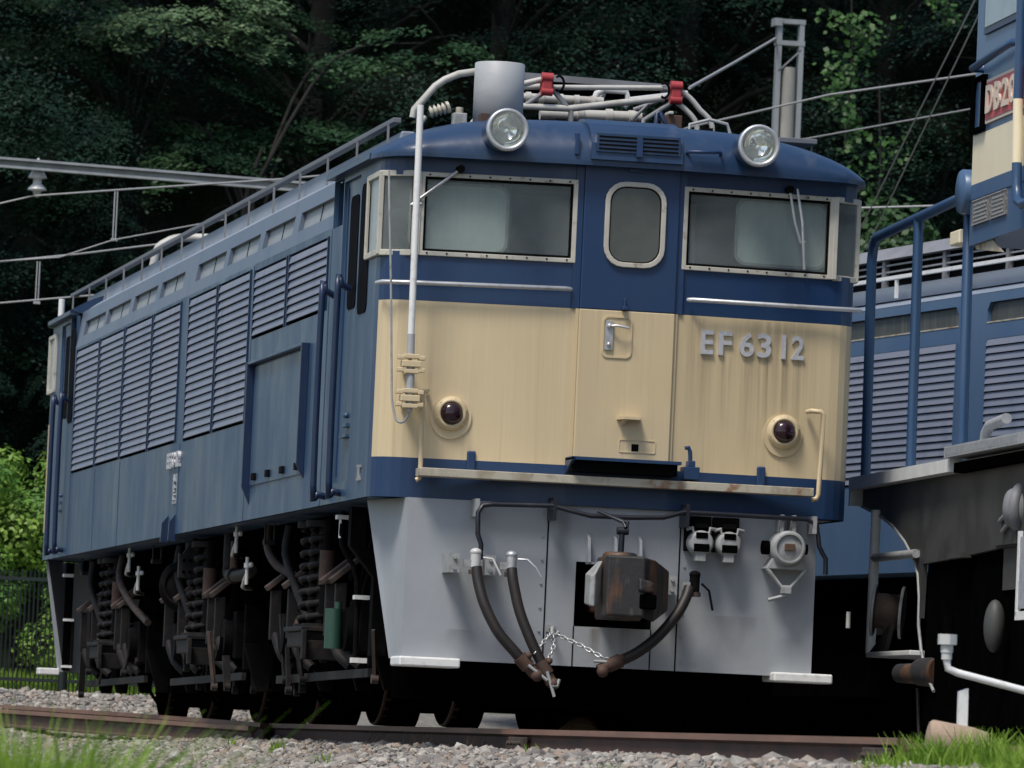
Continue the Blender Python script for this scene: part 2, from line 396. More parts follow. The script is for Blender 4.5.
def np_mesh(name, v, f, mat, smooth=False):
    me = bpy.data.meshes.new(name); k = f.shape[1]
    me.vertices.add(len(v)); me.vertices.foreach_set('co', np.ascontiguousarray(v, dtype=np.float32).ravel())
    me.loops.add(f.size); me.loops.foreach_set('vertex_index', np.ascontiguousarray(f, dtype=np.int32).ravel())
    me.polygons.add(len(f)); me.polygons.foreach_set('loop_start', np.arange(0, f.size, k, dtype=np.int32))
    me.polygons.foreach_set('loop_total', np.full(len(f), k, dtype=np.int32))
    me.polygons.foreach_set('use_smooth', np.full(len(f), smooth, dtype=bool))
    me.materials.append(MATS[mat]); me.update(calc_edges=True); me.validate()
    return me
def link_mesh(name, me, parent=None):
    o = bpy.data.objects.new(name, me); col.objects.link(o); o.parent = parent; return o
xs = np.concatenate([[-900, -300, -120, -60, -30], np.arange(-16, 16.1, .5), [20, 26, 34, 50, 80, 150, 400, 900]])
ys = np.concatenate([[-900, -300, -100, -60, -45], np.arange(-38, 37.1, .5)])
tag(link_mesh('ground', grid_mesh('ground', xs, ys, gz, 'soil')), kind='structure')
ysh = np.concatenate([np.arange(37, 80, 1.0), [85, 95, 110, 140, 200, 400, 900]])
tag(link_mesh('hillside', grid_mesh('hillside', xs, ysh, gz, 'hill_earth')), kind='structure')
nrg = np.random.default_rng(3)
def bz(x, y):
    return gz(x, y) + .006 + .03 * np.clip(1 - np.abs(x) / 30, 0, 1) * (np.sin(x * 9 + y * 5) * np.sin(y * 7.3 - x * 4)) * .4
tag(link_mesh('ballast_bed', grid_mesh('ballast_bed', np.arange(-3.6, 5.2, .12), np.arange(-16, 24, .2), lambda x, y: gz(x, y) + .012 + .010 * np.sin(x * 11 + y * 3) * np.sin(y * 6.1 - x * 4), 'ballast')), kind='structure')

# loose gravel: thousands of stones in one object
def gravel(n, rng, xr, yr, size, name):
    bm = bmesh.new(); bmesh.ops.create_icosphere(bm, subdivisions=1, radius=1); base = np.array([v.co[:] for v in bm.verts]); tri = np.array([[v.index for v in f.verts] for f in bm.faces]); bm.free()
    V = []; F = []
    x = rng.uniform(*xr, n); y = rng.uniform(*yr, n)
    z = gz(x, y) + .012 + rng.uniform(-.005, .022, n)
    s = np.clip(rng.gamma(3.5, size / 3.5, n), .006, .05)
    q = rng.normal(size=(n, 4)); q /= np.linalg.norm(q, axis=1, keepdims=True)
    w, a, b, c = q.T
    Rm = np.stack([np.stack([1 - 2 * (b * b + c * c), 2 * (a * b - c * w), 2 * (a * c + b * w)], -1), np.stack([2 * (a * b + c * w), 1 - 2 * (a * a + c * c), 2 * (b * c - a * w)], -1), np.stack([2 * (a * c - b * w), 2 * (b * c + a * w), 1 - 2 * (a * a + b * b)], -1)], 1)
    P = base[None] * (1 + rng.uniform(-.28, .28, (n, len(base), 1))) * rng.uniform(.6, 1.25, (n, 1, 3))
    P = np.einsum('nij,nkj->nki', Rm, P) * s[:, None, None]
    P[:, :, 2] *= .8
    P += np.stack([x, y, z], -1)[:, None]
    F = (tri[None] + (np.arange(n) * len(base))[:, None, None]).reshape(-1, 3)
    return tag(link_mesh(name, np_mesh(name, P.reshape(-1, 3), F, 'gravel_stone')), 'grey and tan crushed stone ballast lying loose along the rails', 'gravel', kind='stuff')
gravel(36000, np.random.default_rng(11), (-3.2, -.6), (-12, 16), .0165, 'gravel')
gravel(9000, np.random.default_rng(12), (-2.6, 1.5), (14.0, 22), .021, 'gravel')
gravel(2600, np.random.default_rng(13), (-.45, 3.4), (-12, 14), .022, 'gravel')

# ---------------------------------------------------------------- rails
def rail_mb(pts, top=0.0, mb=None):
    mb = mb or MB()
    prof = [(-.0325, 0), (.0325, 0), (.034, -.03), (.009, -.045), (.009, -.115), (.06, -.128), (.06, -.14), (-.06, -.14), (-.06, -.128), (-.009, -.115), (-.009, -.045), (-.034, -.03)]
    P = [Vector((p[0], p[1], 0)) for p in pts]; rows = []
    for i, q in enumerate(P):
        t = (P[min(i + 1, len(P) - 1)] - P[max(i - 1, 0)]).normalized(); nx = Vector((t.y, -t.x, 0))
        zt = pts[i][2] if len(pts[i]) > 2 else top
        rows.append([(q + nx * a) + Vector((0, 0, zt + b)) for a, b in prof])
    k = len(prof)
    for i in range(len(rows) - 1):
        for j in range(k):
            jj = (j + 1) % k
            mb.add([rows[i][j], rows[i][jj], rows[i + 1][jj], rows[i + 1][j]], [(0, 1, 2, 3)], 1 if j in (0, 1, 11) else 0)
    mb.add(rows[0], [tuple(range(k))], 0); mb.add(rows[-1], [tuple(range(k))], 0)
    return mb
def track(label, A, B, zt=0.0, joints=(), sleepers=True):
    A = Vector((*A, 0)); B = Vector((*B, 0)); d = (B - A).normalized(); nx = Vector((d.y, -d.x, 0))
    root = thing('railway_track', label, 'track', (0, 0, 0))
    n = 14
    for sgn in (-1, 1):
        pts = [tuple((A + (B - A) * (i / n) + nx * sgn * .534)[:2]) + (zt,) for i in range(n + 1)]
        rl = rail_mb(pts).build('rail', ['rail_side', 'rail_head'], root)
        if sgn < 0:
            for jy in joints:
                q = A + d * jy + nx * -.534
                jb = MB()
                for o in (-.045, .045):
                    c = q + nx * o; jb.bar(tuple(c - d * .22 + Vector((0, 0, zt - .08))), tuple(c + d * .22 + Vector((0, 0, zt - .08))), .028, .07)
                    for e in (-.15, -.05, .05, .15): jb.cyl(tuple(c + d * e + nx * o * .2 + Vector((0, 0, zt - .08))), tuple(c + d * e + nx * o * .8 + Vector((0, 0, zt - .08))), .014, n=6)
                jb.build('fishplate', 'rust_dust', rl, .004)
    if sleepers:
        m = MB(); L = (B - A).length; k = 0
        while k < L:
            c = A + d * k; c.z = zt - .20
            rot = Matrix.Rotation(math.atan2(d.y, d.x) - pi / 2, 3, 'Z')
            m.cbox(c, (2.0, .2, .115), rot); k += .62
        m.build('sleeper', 'sleeper_wood', root)
    return root
track('rusty railway track under the nearest blue and cream electric locomotive', (0, -8.9), (0, 34), 0.0, joints=(.3, 8.55))
track('track under the diesel locomotive at the right edge', (2.95, -9), (3.45, 3.2), 0.0)
track('track under the second blue locomotive behind the first', (6.4, -1), (2.0, 34), 0.0)
rt = thing('railway_track', 'rusty rails of the siding joining from the left behind', 'track')
rail_mb([(-2.3, 26, .12), (-1.5, 19.2, .09), (-1.07, 13.0, .045), (-.62, 9.0, .0)]).build('rail', ['rail_side', 'rail_head'], rt)
rail_mb([(-2.45, 23, .07), (-1.72, 17.2, .045), (-1.46, 14.0, .02), (-.85, 8.0, -.03)]).build('rail', ['rail_side', 'rail_head'], rt)
b = MB(); b.cbox((-1.62, 17.2, .0), (.2, .5, .06)); b.build('chair_plate', 'rust', rt)

# ---------------------------------------------------------------- the first electric locomotive
L = 16.95
loco = thing('electric_locomotive', 'nearest blue and cream electric locomotive numbered EF63 12, seen front on', 'locomotive', (0, L / 2, 0))
def lp(mb, name, mats, parent=loco, bevel=0.0):
    """part of the first locomotive: geometry is given from its front end"""
    if parent is loco: mb.v = [(x, y - L / 2, z) for x, y, z in mb.v]
    else: mb.v = [(x, y - L / 2, z) for x, y, z in mb.v]
    return mb.build(name, mats, parent, bevel)
def fy(x): return .095 * max(0.0, abs(x) - .3) / .94
def fp(x, z, off): return (x, fy(x) - off, z)            # a point off the front panel
arc = []
for k in range(6):
    t = k / 5; a = (1.24, .095); c = (1.385, .11); e = (1.4, .30)
    arc.append(((1 - t) ** 2 * a[0] + 2 * t * (1 - t) * c[0] + t * t * e[0], (1 - t) ** 2 * a[1] + 2 * t * (1 - t) * c[1] + t * t * e[1]))
ZB, ZC0, ZC1, ZW0, ZW1, ZG = 1.285, 1.512, 2.407, 2.665, 3.142, 3.25
plan = [(-x, y) for x, y in reversed(arc)] + [(-1.2, fy(1.2)), (-.305, fy(.305)), (-.272, 0)] + [(.288, 0), (.315, fy(.315)), (1.22, fy(1.22))] + arc
IDXL = 6; DOOR = 8
rows = [ZB, ZC0, ZC1, ZW0 + .02, ZW1 - .02, ZG]
body = MB()
for i in range(len(plan) - 1):
    for j in range(len(rows) - 1):
        is_win = j == 3 and (i == 6 or i == 10 or i <= 4 or i >= 12)
        if is_win or (i == DOOR and j >= 1): continue
        mi = 1 if j == 1 and 1 <= i <= len(plan) - 3 else 0
        (xa, ya), (xb, yb) = plan[i], plan[i + 1]
        body.add([(xa, ya, rows[j]), (xb, yb, rows[j]), (xb, yb, rows[j + 1]), (xa, ya, rows[j + 1])], [(0, 1, 2, 3)], mi, i < 6 or i > 10)
# rear end, plain mirror of the outline
for i in range(len(plan) - 1):
    for j in range(len(rows) - 1):
        mi = 1 if j == 1 and 1 <= i <= len(plan) - 3 else 0
        (xa, ya), (xb, yb) = plan[i], plan[i + 1]
        body.add([(xa, L - ya, rows[j]), (xb, L - yb, rows[j]), (xb, L - yb, rows[j + 1]), (xa, L - ya, rows[j + 1])], [(0, 1, 2, 3)], mi)
louv = [(2.06, 3.62, 2.46, 2.905), (3.70, 5.10, 2.46, 2.905), (5.27, 6.74, 1.925, 2.925), (6.82, 8.20, 1.925, 2.925), (8.63, 10.10, 1.935, 2.93), (10.18, 11.72, 1.935, 2.93), (11.80, 13.27, 1.94, 2.93), (13.35, 14.83, 1.94, 2.93)]
vents = [(2.07, 3.45), (3.70, 4.97), (5.18, 6.55), (6.74, 8.12), (8.79, 10.03), (10.26, 11.59), (11.81, 13.20), (13.35, 14.66)]
holes = list(louv) + [(a, b_, 3.035, 3.155) for a, b_ in vents]
cab_holes = [(.345, .60, 2.69, 3.12), (16.35, 16.60, 2.69, 3.12)]
door_holes = [(.98, 1.58, 1.40, 3.19), (15.40, 16.00, 1.40, 3.19), (1.60, 1.955, 2.94, 3.22), (15.025, 15.38, 2.94, 3.22)]
def lean(z): return max(0.0, z - 2.95) * .17
wall_grid(body, [.30, 1.96], [ZB, ZG], [h for h in cab_holes + door_holes if h[1] < 5], lambda a, z, d: (-1.4 + d, a, z), .03, 2)
wall_grid(body, [15.02, L - .30], [ZB, ZG], [h for h in cab_holes + door_holes if h[1] > 5], lambda a, z, d: (-1.4 + d, a, z), .03, 2)
wall_grid(body, [1.96, 15.02], [ZB, 2.95], [h for h in holes if h[3] < 2.95], lambda a, z, d: (-1.4 + d + lean(z), a, z), .05, 2)
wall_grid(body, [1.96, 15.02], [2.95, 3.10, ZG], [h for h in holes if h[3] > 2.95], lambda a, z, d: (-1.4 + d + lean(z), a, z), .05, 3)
wall_grid(body, [.30, L - .30], [ZB, ZG], [], lambda a, z, d: (1.4 - d, a, z), .05, 2)
body.box(-1.36, 1.36, .4, L - .4, ZB + .002, ZB + .03, 2)
for (ya, yb) in ((1.585, 1.957), (15.023, 15.395)):         # set-back pocket behind each cab door
    body.box(-1.333, -1.327, ya, yb, 2.93, ZG, 0); body.quad((-1.4, yb, 2.94), (-1.33, yb, 2.94), (-1.33, yb, 3.22), (-1.4, yb, 3.22), 0)
body.box(-1.404, -1.4, 16.615, 16.648, ZC0, ZC1, 1)
lp(body, 'body', ['navy', 'cream', 'navy_side', 'side_skylit'])
# side louvres
for (a, b_, z0, z1) in louv:
    m = MB(); m.box(-1.352, -1.349, a, b_, z0, z1, 1)
    pitch = .0545; n = int(round((z1 - z0 - .03) / pitch)); pitch = (z1 - z0 - .03) / n
    for k in range(n):
        zb = z0 + .01 + k * pitch
        m.hexa([(-1.411, a + .010, zb + pitch * .20), (-1.405, a + .010, zb + pitch * .16), (-1.393, a + .010, zb + pitch * 1.06), (-1.398, a + .010, zb + pitch * 1.06)],
               [(-1.411, b_ - .010, zb + pitch * .20), (-1.405, b_ - .010, zb + pitch * .16), (-1.393, b_ - .010, zb + pitch * 1.06), (-1.398, b_ - .010, zb + pitch * 1.06)], 0)
    for (ya, yb) in ((a, a + .014), (b_ - .014, b_)): m.box(-1.412, -1.352, ya, yb, z0, z1, 2)
    lp(m, 'louvre_panel', ['louvre_blue', 'black_gap', 'handrail_navy'])
for (a, b_) in vents:
    m = MB(); mid = (a + b_) / 2
    for (ya, yb, e, mi) in ((a, b_, .030, 0), (mid - .006, mid + .006, .026, 1)):
        m.hexa([(-1.4 + e + lean(3.03), ya, 3.03), (-1.4 + e + lean(3.03), yb, 3.03), (-1.34 + lean(3.03), yb, 3.03), (-1.34 + lean(3.03), ya, 3.03)], [(-1.4 + e + lean(3.16), ya, 3.16), (-1.4 + e + lean(3.16), yb, 3.16), (-1.34 + lean(3.16), yb, 3.16), (-1.34 + lean(3.16), ya, 3.16)], mi)
    lp(m, 'vent_window', ['vent_pane', 'dark_iron'])
# raised cover beside the cab
m = MB()
m.box(-1.408, -1.4, 2.70, 4.88, 1.50, 2.27, 0)
m.hexa([(-1.4, 2.66, 1.47), (-1.42, 2.66, 1.50), (-1.45, 2.66, 1.56), (-1.45, 2.66, 2.30), (-1.4, 2.66, 2.30)], [(-1.4, 2.69, 1.47), (-1.42, 2.69, 1.50), (-1.45, 2.69, 1.56), (-1.45, 2.69, 2.30), (-1.4, 2.69, 2.30)], 1)
m.hexa([(-1.4, 4.91, 1.38), (-1.455, 4.91, 1.50), (-1.455, 4.91, 2.30), (-1.4, 4.91, 2.30)], [(-1.4, 4.94, 1.38), (-1.455, 4.94, 1.50), (-1.455, 4.94, 2.30), (-1.4, 4.94, 2.30)], 1)
m.box(-1.45, -1.4, 2.69, 4.91, 2.28, 2.30, 0)
for k in range(4):
    y = 2.85 + k * .6; m.box(-1.43, -1.408, y - .05, y + .05, 1.53, 1.575, 2)
lp(m, 'side_hatch', ['navy_side', 'handrail_navy', 'dark_iron'], bevel=.004)
# cab side doors, front and rear
for (a, b_) in ((.98, 1.58), (15.40, 16.00)):
    m = MB(); m.box(-1.378, -1.370, a, b_, 1.40, 3.19, 0)
    m.box(-1.386, -1.378, b_ - .06, b_ - .03, 1.45, 3.15, 1); m.box(-1.384, -1.378, a + .02, a + .04, 1.42, 3.15, 1)
    d = lp(m, 'cab_door', ['navy_side', 'navy', 'rust_dust'])
    w = MB(); w.prism(rrect(a + .14, a + .44, 2.42, 3.09, .06), lambda p, q, o: (-1.378 - o, p, q), .001, .006, 0)
    lp(w, 'door_window', ['black_gap'], d)
    h = MB(); h.box(-1.41, -1.378, a + .10, a + .26, 1.72, 1.74); h.box(-1.41, -1.378, a + .10, a + .34, 1.66, 1.675); h.ball((-1.39, a + .22, 1.79), .018, 6)
    lp(h, 'latch', ['navy_side'], d)
    w = MB(); w.prism(rrect(a - .40, a - .08, 2.36, 3.12, .06), lambda p, q, o: (-1.4 - o, p, q), .001, .006, 0)
    lp(w, 'side_window', ['black_gap'])
for ys_ in ((1.215, 1.80), (15.2, 15.75)):
    for y in ys_:
        h = MB(); h.tube([(-1.4, y + .0, 2.53), (-1.455, y - .02, 2.555), (-1.475, y - .02, 2.52), (-1.475, y - .02, 1.40), (-1.45, y - .02, 1.345), (-1.4, y, 1.335)], .021, 8, 0, 3)
        lp(h, 'handrail', ['handrail_navy'])
# frames of the wrap-round cab windows
def frame_bar(mb, a, b_, w=.034, d=.024):
    mb.bar(a, b_, w, d)
for sx, fl in ((-1, 0), (1, 0), (-1, 1)):
    m = MB(); Q = (lambda y: L - y) if fl else (lambda y: y)
    xo = 1.408 if sx < 0 else 1.392
    A = (sx * xo, Q(.62)); B = (sx * xo, Q(.20)); C = (sx * 1.232, Q(.083))
    if not fl: m.box(min(sx * 1.195, sx * 1.246), max(sx * 1.195, sx * 1.246), .068, .10, ZW0, ZW1)
    for (p, q) in ((A, B), (B, C)):
        for z in (ZW0 + .012, ZW1 - .012): m.bar((p[0], p[1], z), (q[0], q[1], z), .026, .034)
    for p in (A, B, C): m.box(p[0] - .014, p[0] + .014, p[1] - .018, p[1] + .018, ZW0, ZW1)
    fr = lp(m, 'window_frame', ['window_frame'], bevel=.004)
    g = MB(); g.bar((sx * 1.40, Q(.60), 2.90), (sx * 1.40, Q(.22), 2.90), .006, ZW1 - ZW0 - .05, up=(0, 0, 1)); lp(g, 'pane', ['side_pane'], fr)
    g = MB(); g.bar((sx * 1.39, Q(.19), 2.90), (sx * 1.235, Q(.092), 2.90), .005, ZW1 - ZW0 - .05); lp(g, 'pane', ['haze_glass'], fr)
for (xa, xb) in ((-1.202, -.305), (.315, 1.222)):
    m = MB(); pl = fp
    o = [(xa, ZW0), (xb, ZW0), (xb, ZW1), (xa, ZW1)]; t = .026; i_ = [(xa + t, ZW0 + t), (xb - t, ZW0 + t), (xb - t, ZW1 - t), (xa + t, ZW1 - t)]
    ring(m, o, i_, fp, -.02, .016)
    for k in range(8):
        x = xa + .05 + (xb - xa - .1) * k / 7
        for z in (ZW0 + .015, ZW1 - .015): m.cyl(fp(x, z, .014), fp(x, z, .020), .006, n=6, mi=1)
    fr = lp(m, 'window_frame', ['window_frame', 'dark_iron'], bevel=.003)
    m = MB(); ring(m, i_, [(xa + t + .014, ZW0 + t + .014), (xb - t - .014, ZW0 + t + .014), (xb - t - .014, ZW1 - t - .014), (xa + t + .014, ZW1 - t - .014)], fp, -.02, .004); lp(m, 'gasket', ['black_gap'], fr)
    g = MB(); g.prism(i_, fp, -.012, -.006); lp(g, 'pane', ['haze_glass'], fr)
# cab interior
m = MB()
m.box(-1.34, 1.34, 1.70, 1.74, 1.4, 3.2, 0); m.box(-1.34, 1.34, .32, 1.70, 3.19, 3.21, 0); m.box(-1.34, 1.34, .32, 1.70, 1.45, 1.48, 0)
m.box(-1.25, -.4, .30, .62, 2.3, 2.60, 1); m.box(.42, 1.25, .30, .62, 2.3, 2.60, 1)
m.box(.34, .52, .6, .9, 2.3, 3.1, 2); m.box(.36, .40, .25, .29, 2.72, 2.92, 3)
m.box(.75, .98, .50, .75, 2.3, 2.80, 1); m.box(-.62, -.42, .60, .85, 2.3, 2.85, 1)
m.box(-1.1, -.35, 1.695, 1.70, 2.62, 3.06, 3); m.box(.45, .62, 1.690, 1.70, 2.3, 3.06, 1); m.box(-.69, -.64, .25, .30, 2.5, 3.15, 0)
lp(m, 'cab_interior', ['cab_inside', 'dark_iron', 'blind', 'white_paint'], bevel=.01)
for (xa, xb, za, zb) in ((-1.235, -.70, 2.71, 3.075), (.655, 1.185, 2.735, 3.09)):
    m = MB(); m.prism(rrect(xa, xb, za, zb, .06), lambda x, z, o: (x, fy(x) + .055 - o, z), 0, .008, 0)
    ring(m, rrect(xa - .016, xb + .016, za - .016, zb + .016, .07), rrect(xa, xb, za, zb, .06), lambda x, z, o: (x, fy(x) + .055 - o, z), -.004, .014, 1)
    lp(m, 'sun_blind', ['blind', 'steel_grey'])
# gangway door
m = MB()
m.box(-.270, .286, -.03, .02, ZC1, 3.285, 0); m.box(-.270, .286, -.03, .02, 1.555, ZC1, 1)
gd = lp(m, 'gangway_door', ['navy', 'cream'], bevel=.006)
pf = lambda x, z, o: (x, -.03 - o, z)
m = MB(); ring(m, rrect(-.150, .206, 2.655, 3.145, .115), rrect(-.122, .178, 2.683, 3.117, .09), pf, 0, .02)
ring(m, rrect(-.122, .178, 2.683, 3.117, .09), rrect(-.114, .170, 2.691, 3.109, .085), pf, 0, .008, 1)
fr = lp(m, 'window_frame', ['window_frame', 'black_gap'], gd, bevel=.004)
m = MB(); m.prism(rrect(-.12, .176, 2.685, 3.115, .09), pf, .001, .006); lp(m, 'pane', ['door_pane'], gd)
m = MB(); ring(m, rrect(-.135, .04, 2.135, 2.375, .035), rrect(-.125, .03, 2.145, 2.365, .03), pf, 0, .007); lp(m, 'handle_recess', ['cream'], gd)
m = MB(); m.box(-.118, -.074, -.045, -.03, 2.18, 2.345); m.tube([(-.096, -.05, 2.315), (-.06, -.075, 2.318), (.01, -.075, 2.308)], .008, 6); m.ball((-.096, -.05, 2.315), .016, 6); m.ball((-.096, -.046, 2.21), .014, 6); lp(m, 'door_handle', ['alu'], gd)
m = MB(); m.hexa([(-.03, -.03, 1.785), (.11, -.03, 1.785), (.09, -.13, 1.785), (-.01, -.13, 1.785)], [(-.03, -.03, 1.805), (.11, -.03, 1.805), (.09, -.13, 1.80), (-.01, -.13, 1.80)]); m.hexa([(0, -.03, 1.75), (.02, -.03, 1.75), (.02, -.11, 1.785), (0, -.11, 1.785)], [(0, -.03, 1.787), (.02, -.03, 1.787), (.02, -.11, 1.79), (0, -.11, 1.79)]); lp(m, 'ledge', ['cream'], gd)
m = MB(); m.box(.065, .105, -.034, -.03, 1.61, 1.65, 0); ring(m, rrect(-.01, .205, 1.60, 1.675, .01), rrect(-.005, .20, 1.605, 1.67, .008), pf, 0, .004, 1); lp(m, 'key_hole', ['black_gap', 'cream'], gd)
m = MB(); m.box(-.02, .06, -.045, -.03, 3.20, 3.27); m.box(-.03, .0, -.08, -.03, 2.41, 2.43); m.box(-.022, -.006, -.06, -.03, 2.41, 2.475); lp(m, 'bracket', ['navy'], gd, .004)
# door jambs
m = MB(); m.box(-.318, -.272, -.012, .03, ZC1, 3.22, 0); m.box(-.29, -.272, -.012, .03, 1.50, ZC1, 1); lp(m, 'door_jamb', ['navy', 'cream'])
m = MB(); m.box(.288, .33, -.012, .03, ZC1, 3.22, 0); m.box(.288, .305, -.012, .03, 1.50, ZC1, 1); lp(m, 'door_jamb', ['navy', 'cream'])
# silver bars across the front
for pts in ([(-1.42, .14, 2.497), (-1.40, .06, 2.50), (-1.24, .03, 2.503), (-.36, -.055, 2.512), (-.325, -.02, 2.512)], [(.36, -.02, 2.492), (.385, -.055, 2.492), (1.24, .03, 2.494), (1.38, .05, 2.496), (1.41, .12, 2.496)]):
    m = MB(); m.tube(pts, .0135, 8); lp(m, 'silver_bar', ['alu'])
# raised numbers
for (ch, xa, xb) in (('E', .452, .526), ('F', .558, .636), ('6', .684, .770), ('3', .790, .874), ('1', .936, .962), ('2', .998, 1.073)):
    v, f = glyph(ch, xa, xb, 2.19, 2.328, lambda x, z, d: fp(x, z, .002 + d), .014, .022)
    m = MB(); m.add(v, f); lp(m, 'number_letter', ['silver_letter'])
# run-off streaks: dirt under the numbers, rust under the coupler pocket
def stain_mat(name, colr, lo, hi, scl, stren=.5):
    m, nt, p = new_mat(name); p.inputs['Base Color'].default_value = (*colr, 1); p.inputs['Roughness'].default_value = .8
    f = noise_fac(nt, scl, detail=3, lo=lo, hi=hi)
    tc = nt.nodes.new('ShaderNodeTexCoord'); sx_ = nt.nodes.new('ShaderNodeSeparateXYZ'); nt.links.new(tc.outputs['Generated'], sx_.inputs[0])
    w1 = nt.nodes.new('ShaderNodeMapRange'); w1.inputs['From Min'].default_value = 0; w1.inputs['From Max'].default_value = .9; nt.links.new(sx_.outputs['Z'], w1.inputs['Value'])
    pp_ = nt.nodes.new('ShaderNodeMath'); pp_.operation = 'PINGPONG'; pp_.inputs[1].default_value = .5; nt.links.new(sx_.outputs['X'], pp_.inputs[0])
    w2 = nt.nodes.new('ShaderNodeMapRange'); w2.inputs['From Max'].default_value = .35; nt.links.new(pp_.outputs[0], w2.inputs['Value'])
    a1 = nt.nodes.new('ShaderNodeMath'); a1.operation = 'MULTIPLY'; nt.links.new(f, a1.inputs[0]); nt.links.new(w1.outputs[0], a1.inputs[1])
    a2 = nt.nodes.new('ShaderNodeMath'); a2.operation = 'MULTIPLY'; nt.links.new(a1.outputs[0], a2.inputs[0]); nt.links.new(w2.outputs[0], a2.inputs[1])
    t = nt.nodes.new('ShaderNodeBsdfTransparent'); mx = nt.nodes.new('ShaderNodeMixShader')
    a3 = nt.nodes.new('ShaderNodeMath'); a3.operation = 'MULTIPLY'; a3.inputs[1].default_value = stren; nt.links.new(a2.outputs[0], a3.inputs[0]); nt.links.new(a3.outputs[0], mx.inputs[0]); nt.links.new(t.outputs[0], mx.inputs[1]); nt.links.new(p.outputs[0], mx.inputs[2])
    nt.links.new(mx.outputs[0], nt.nodes['Material Output'].inputs['Surface']); MATS[name] = m
stain_mat('stain_dirt', (.20, .165, .12), .35, .75, (38, 38, 1.0), .3); stain_mat('stain_rust', (.12, .075, .04), .35, .7, (24, 24, 2.0)); stain_mat('stain_grime', (.10, .095, .085), .40, .8, (4, 4, 1.5), .4)
for (xa, xb, zt, zb_) in ((.44, .54, 2.185, 1.62), (.55, .66, 2.185, 1.70), (.68, .79, 2.185, 1.60), (.80, .89, 2.185, 1.66), (.92, .99, 2.185, 1.58), (1.0, 1.09, 2.185, 1.72), (.34, .5, 2.40, 1.7), (.6, 1.2, 2.40, 1.6)):
    m = MB(); m.quad(fp(xa, zb_, .0015), fp(xb, zb_, .0015), fp(xb, zt, .0015), fp(xa, zt, .0015)); lp(m, 'dirt_streak', ['stain_dirt'])
for (xa, xb, zt, zb_, mt) in ((-.13, -.05, .595, .40, 'stain_rust'), (.05, .12, .595, .38, 'stain_rust'), (-.02, .03, .595, .45, 'stain_rust'), (-.9, -.55, .88, .40, 'stain_grime'), (-1.15, -.75, .55, .375, 'stain_grime'), (.5, 1.1, .7, .375, 'stain_grime'), (.25, .42, 1.2, .8, 'stain_grime'), (-.36, -.24, 1.25, .7, 'stain_grime')):
    m = MB(); m.quad((xa, .0275, zb_), (xb, .0275, zb_), (xb, .0275, zt), (xa, .0275, zt)); lp(m, 'rust_streak' if mt == 'stain_rust' else 'grime_patch', [mt])
# tail lamps
for cx in (-.972, .968):
    o = fp(cx, 1.772, 0)
    m = MB(); m.prism([(cx + .118 * cos(2 * pi * k / 28), 1.752 + .125 * sin(2 * pi * k / 28)) for k in range(28)], fp, 0, .012, 0)
    m.lathe([(.098, .010), (.098, .03), (.085, .036), (.083, .045), (.066, .047), (.064, .035)], o, (0, -1, 0), 28, 0)
    for k in range(6): a = k * pi / 3 + .3; m.cyl((o[0] + .083 * cos(a), o[1] - .035, o[2] + .083 * sin(a)), (o[0] + .083 * cos(a), o[1] - .042, o[2] + .083 * sin(a)), .007, n=6)
    t = lp(m, 'tail_lamp', ['cream'])
    m = MB(); m.lathe([(.065, .034), (.060, .055), (.045, .07), (.022, .078), (.0005, .08)], o, (0, -1, 0), 24); lp(m, 'red_lens', ['tail_red'], t)
# cream grab irons
for pts in ([(-1.118, .07, 1.892), (-1.125, -.01, 1.894), (-1.15, -.02, 1.885), (-1.152, -.02, 1.86), (-1.146, -.02, 1.42), (-1.15, -.02, 1.392), (-1.17, -.02, 1.380)], [(1.105, .06, 1.895), (1.11, -.02, 1.897), (1.165, -.03, 1.895), (1.18, -.03, 1.88), (1.170, -.03, 1.42), (1.160, -.03, 1.395), (1.13, -.03, 1.386)]):
    m = MB(); m.tube(pts, .0145, 8); lp(m, 'grab_iron', ['cream'])
# step beam, step under the door, little brackets
m = MB(); m.box(-1.165, 1.12, -.13, .03, 1.402, 1.45); lp(m, 'step_board', ['cream_dirty'], bevel=.004)
m = MB(); m.box(-.31, .325, -.20, .0, 1.538, 1.556, 0); m.box(-.30, .315, -.14, .0, 1.475, 1.538, 1); m.hexa([(-.31, -.2, 1.54), (-.31, 0, 1.46), (-.29, 0, 1.46), (-.29, -.2, 1.54)], [(-.31, -.2, 1.55), (-.31, 0, 1.55), (-.29, 0, 1.55), (-.29, -.2, 1.55)], 0); lp(m, 'door_step', ['navy', 'black_gap'])
m = MB(); m.box(.36, .45, -.12, 0, 1.462, 1.535); m.box(.385, .425, -.11, -.03, 1.535, 1.57); m.tube([(.40, -.09, 1.55), (.395, -.09, 1.62), (.385, -.09, 1.645), (.365, -.09, 1.64)], .014, 6); lp(m, 'lamp_bracket', ['navy'], bevel=.004)
for x in (-.845, .845):
    m = MB(); m.box(x - .025, x + .025, fy(x) - .02, fy(x), 1.45, 1.565); lp(m, 'bracket', ['navy'], bevel=.008)
# maker's tag at the left corner
m = MB(); m.box(-1.407, -1.4, .52, .60, 1.385, 1.475); m.box(-1.425, -1.4, .50, .52, 1.385, 1.40); m.box(-1.425, -1.4, .50, .52, 1.46, 1.475); lp(m, 'label_holder', ['steel_grey'])
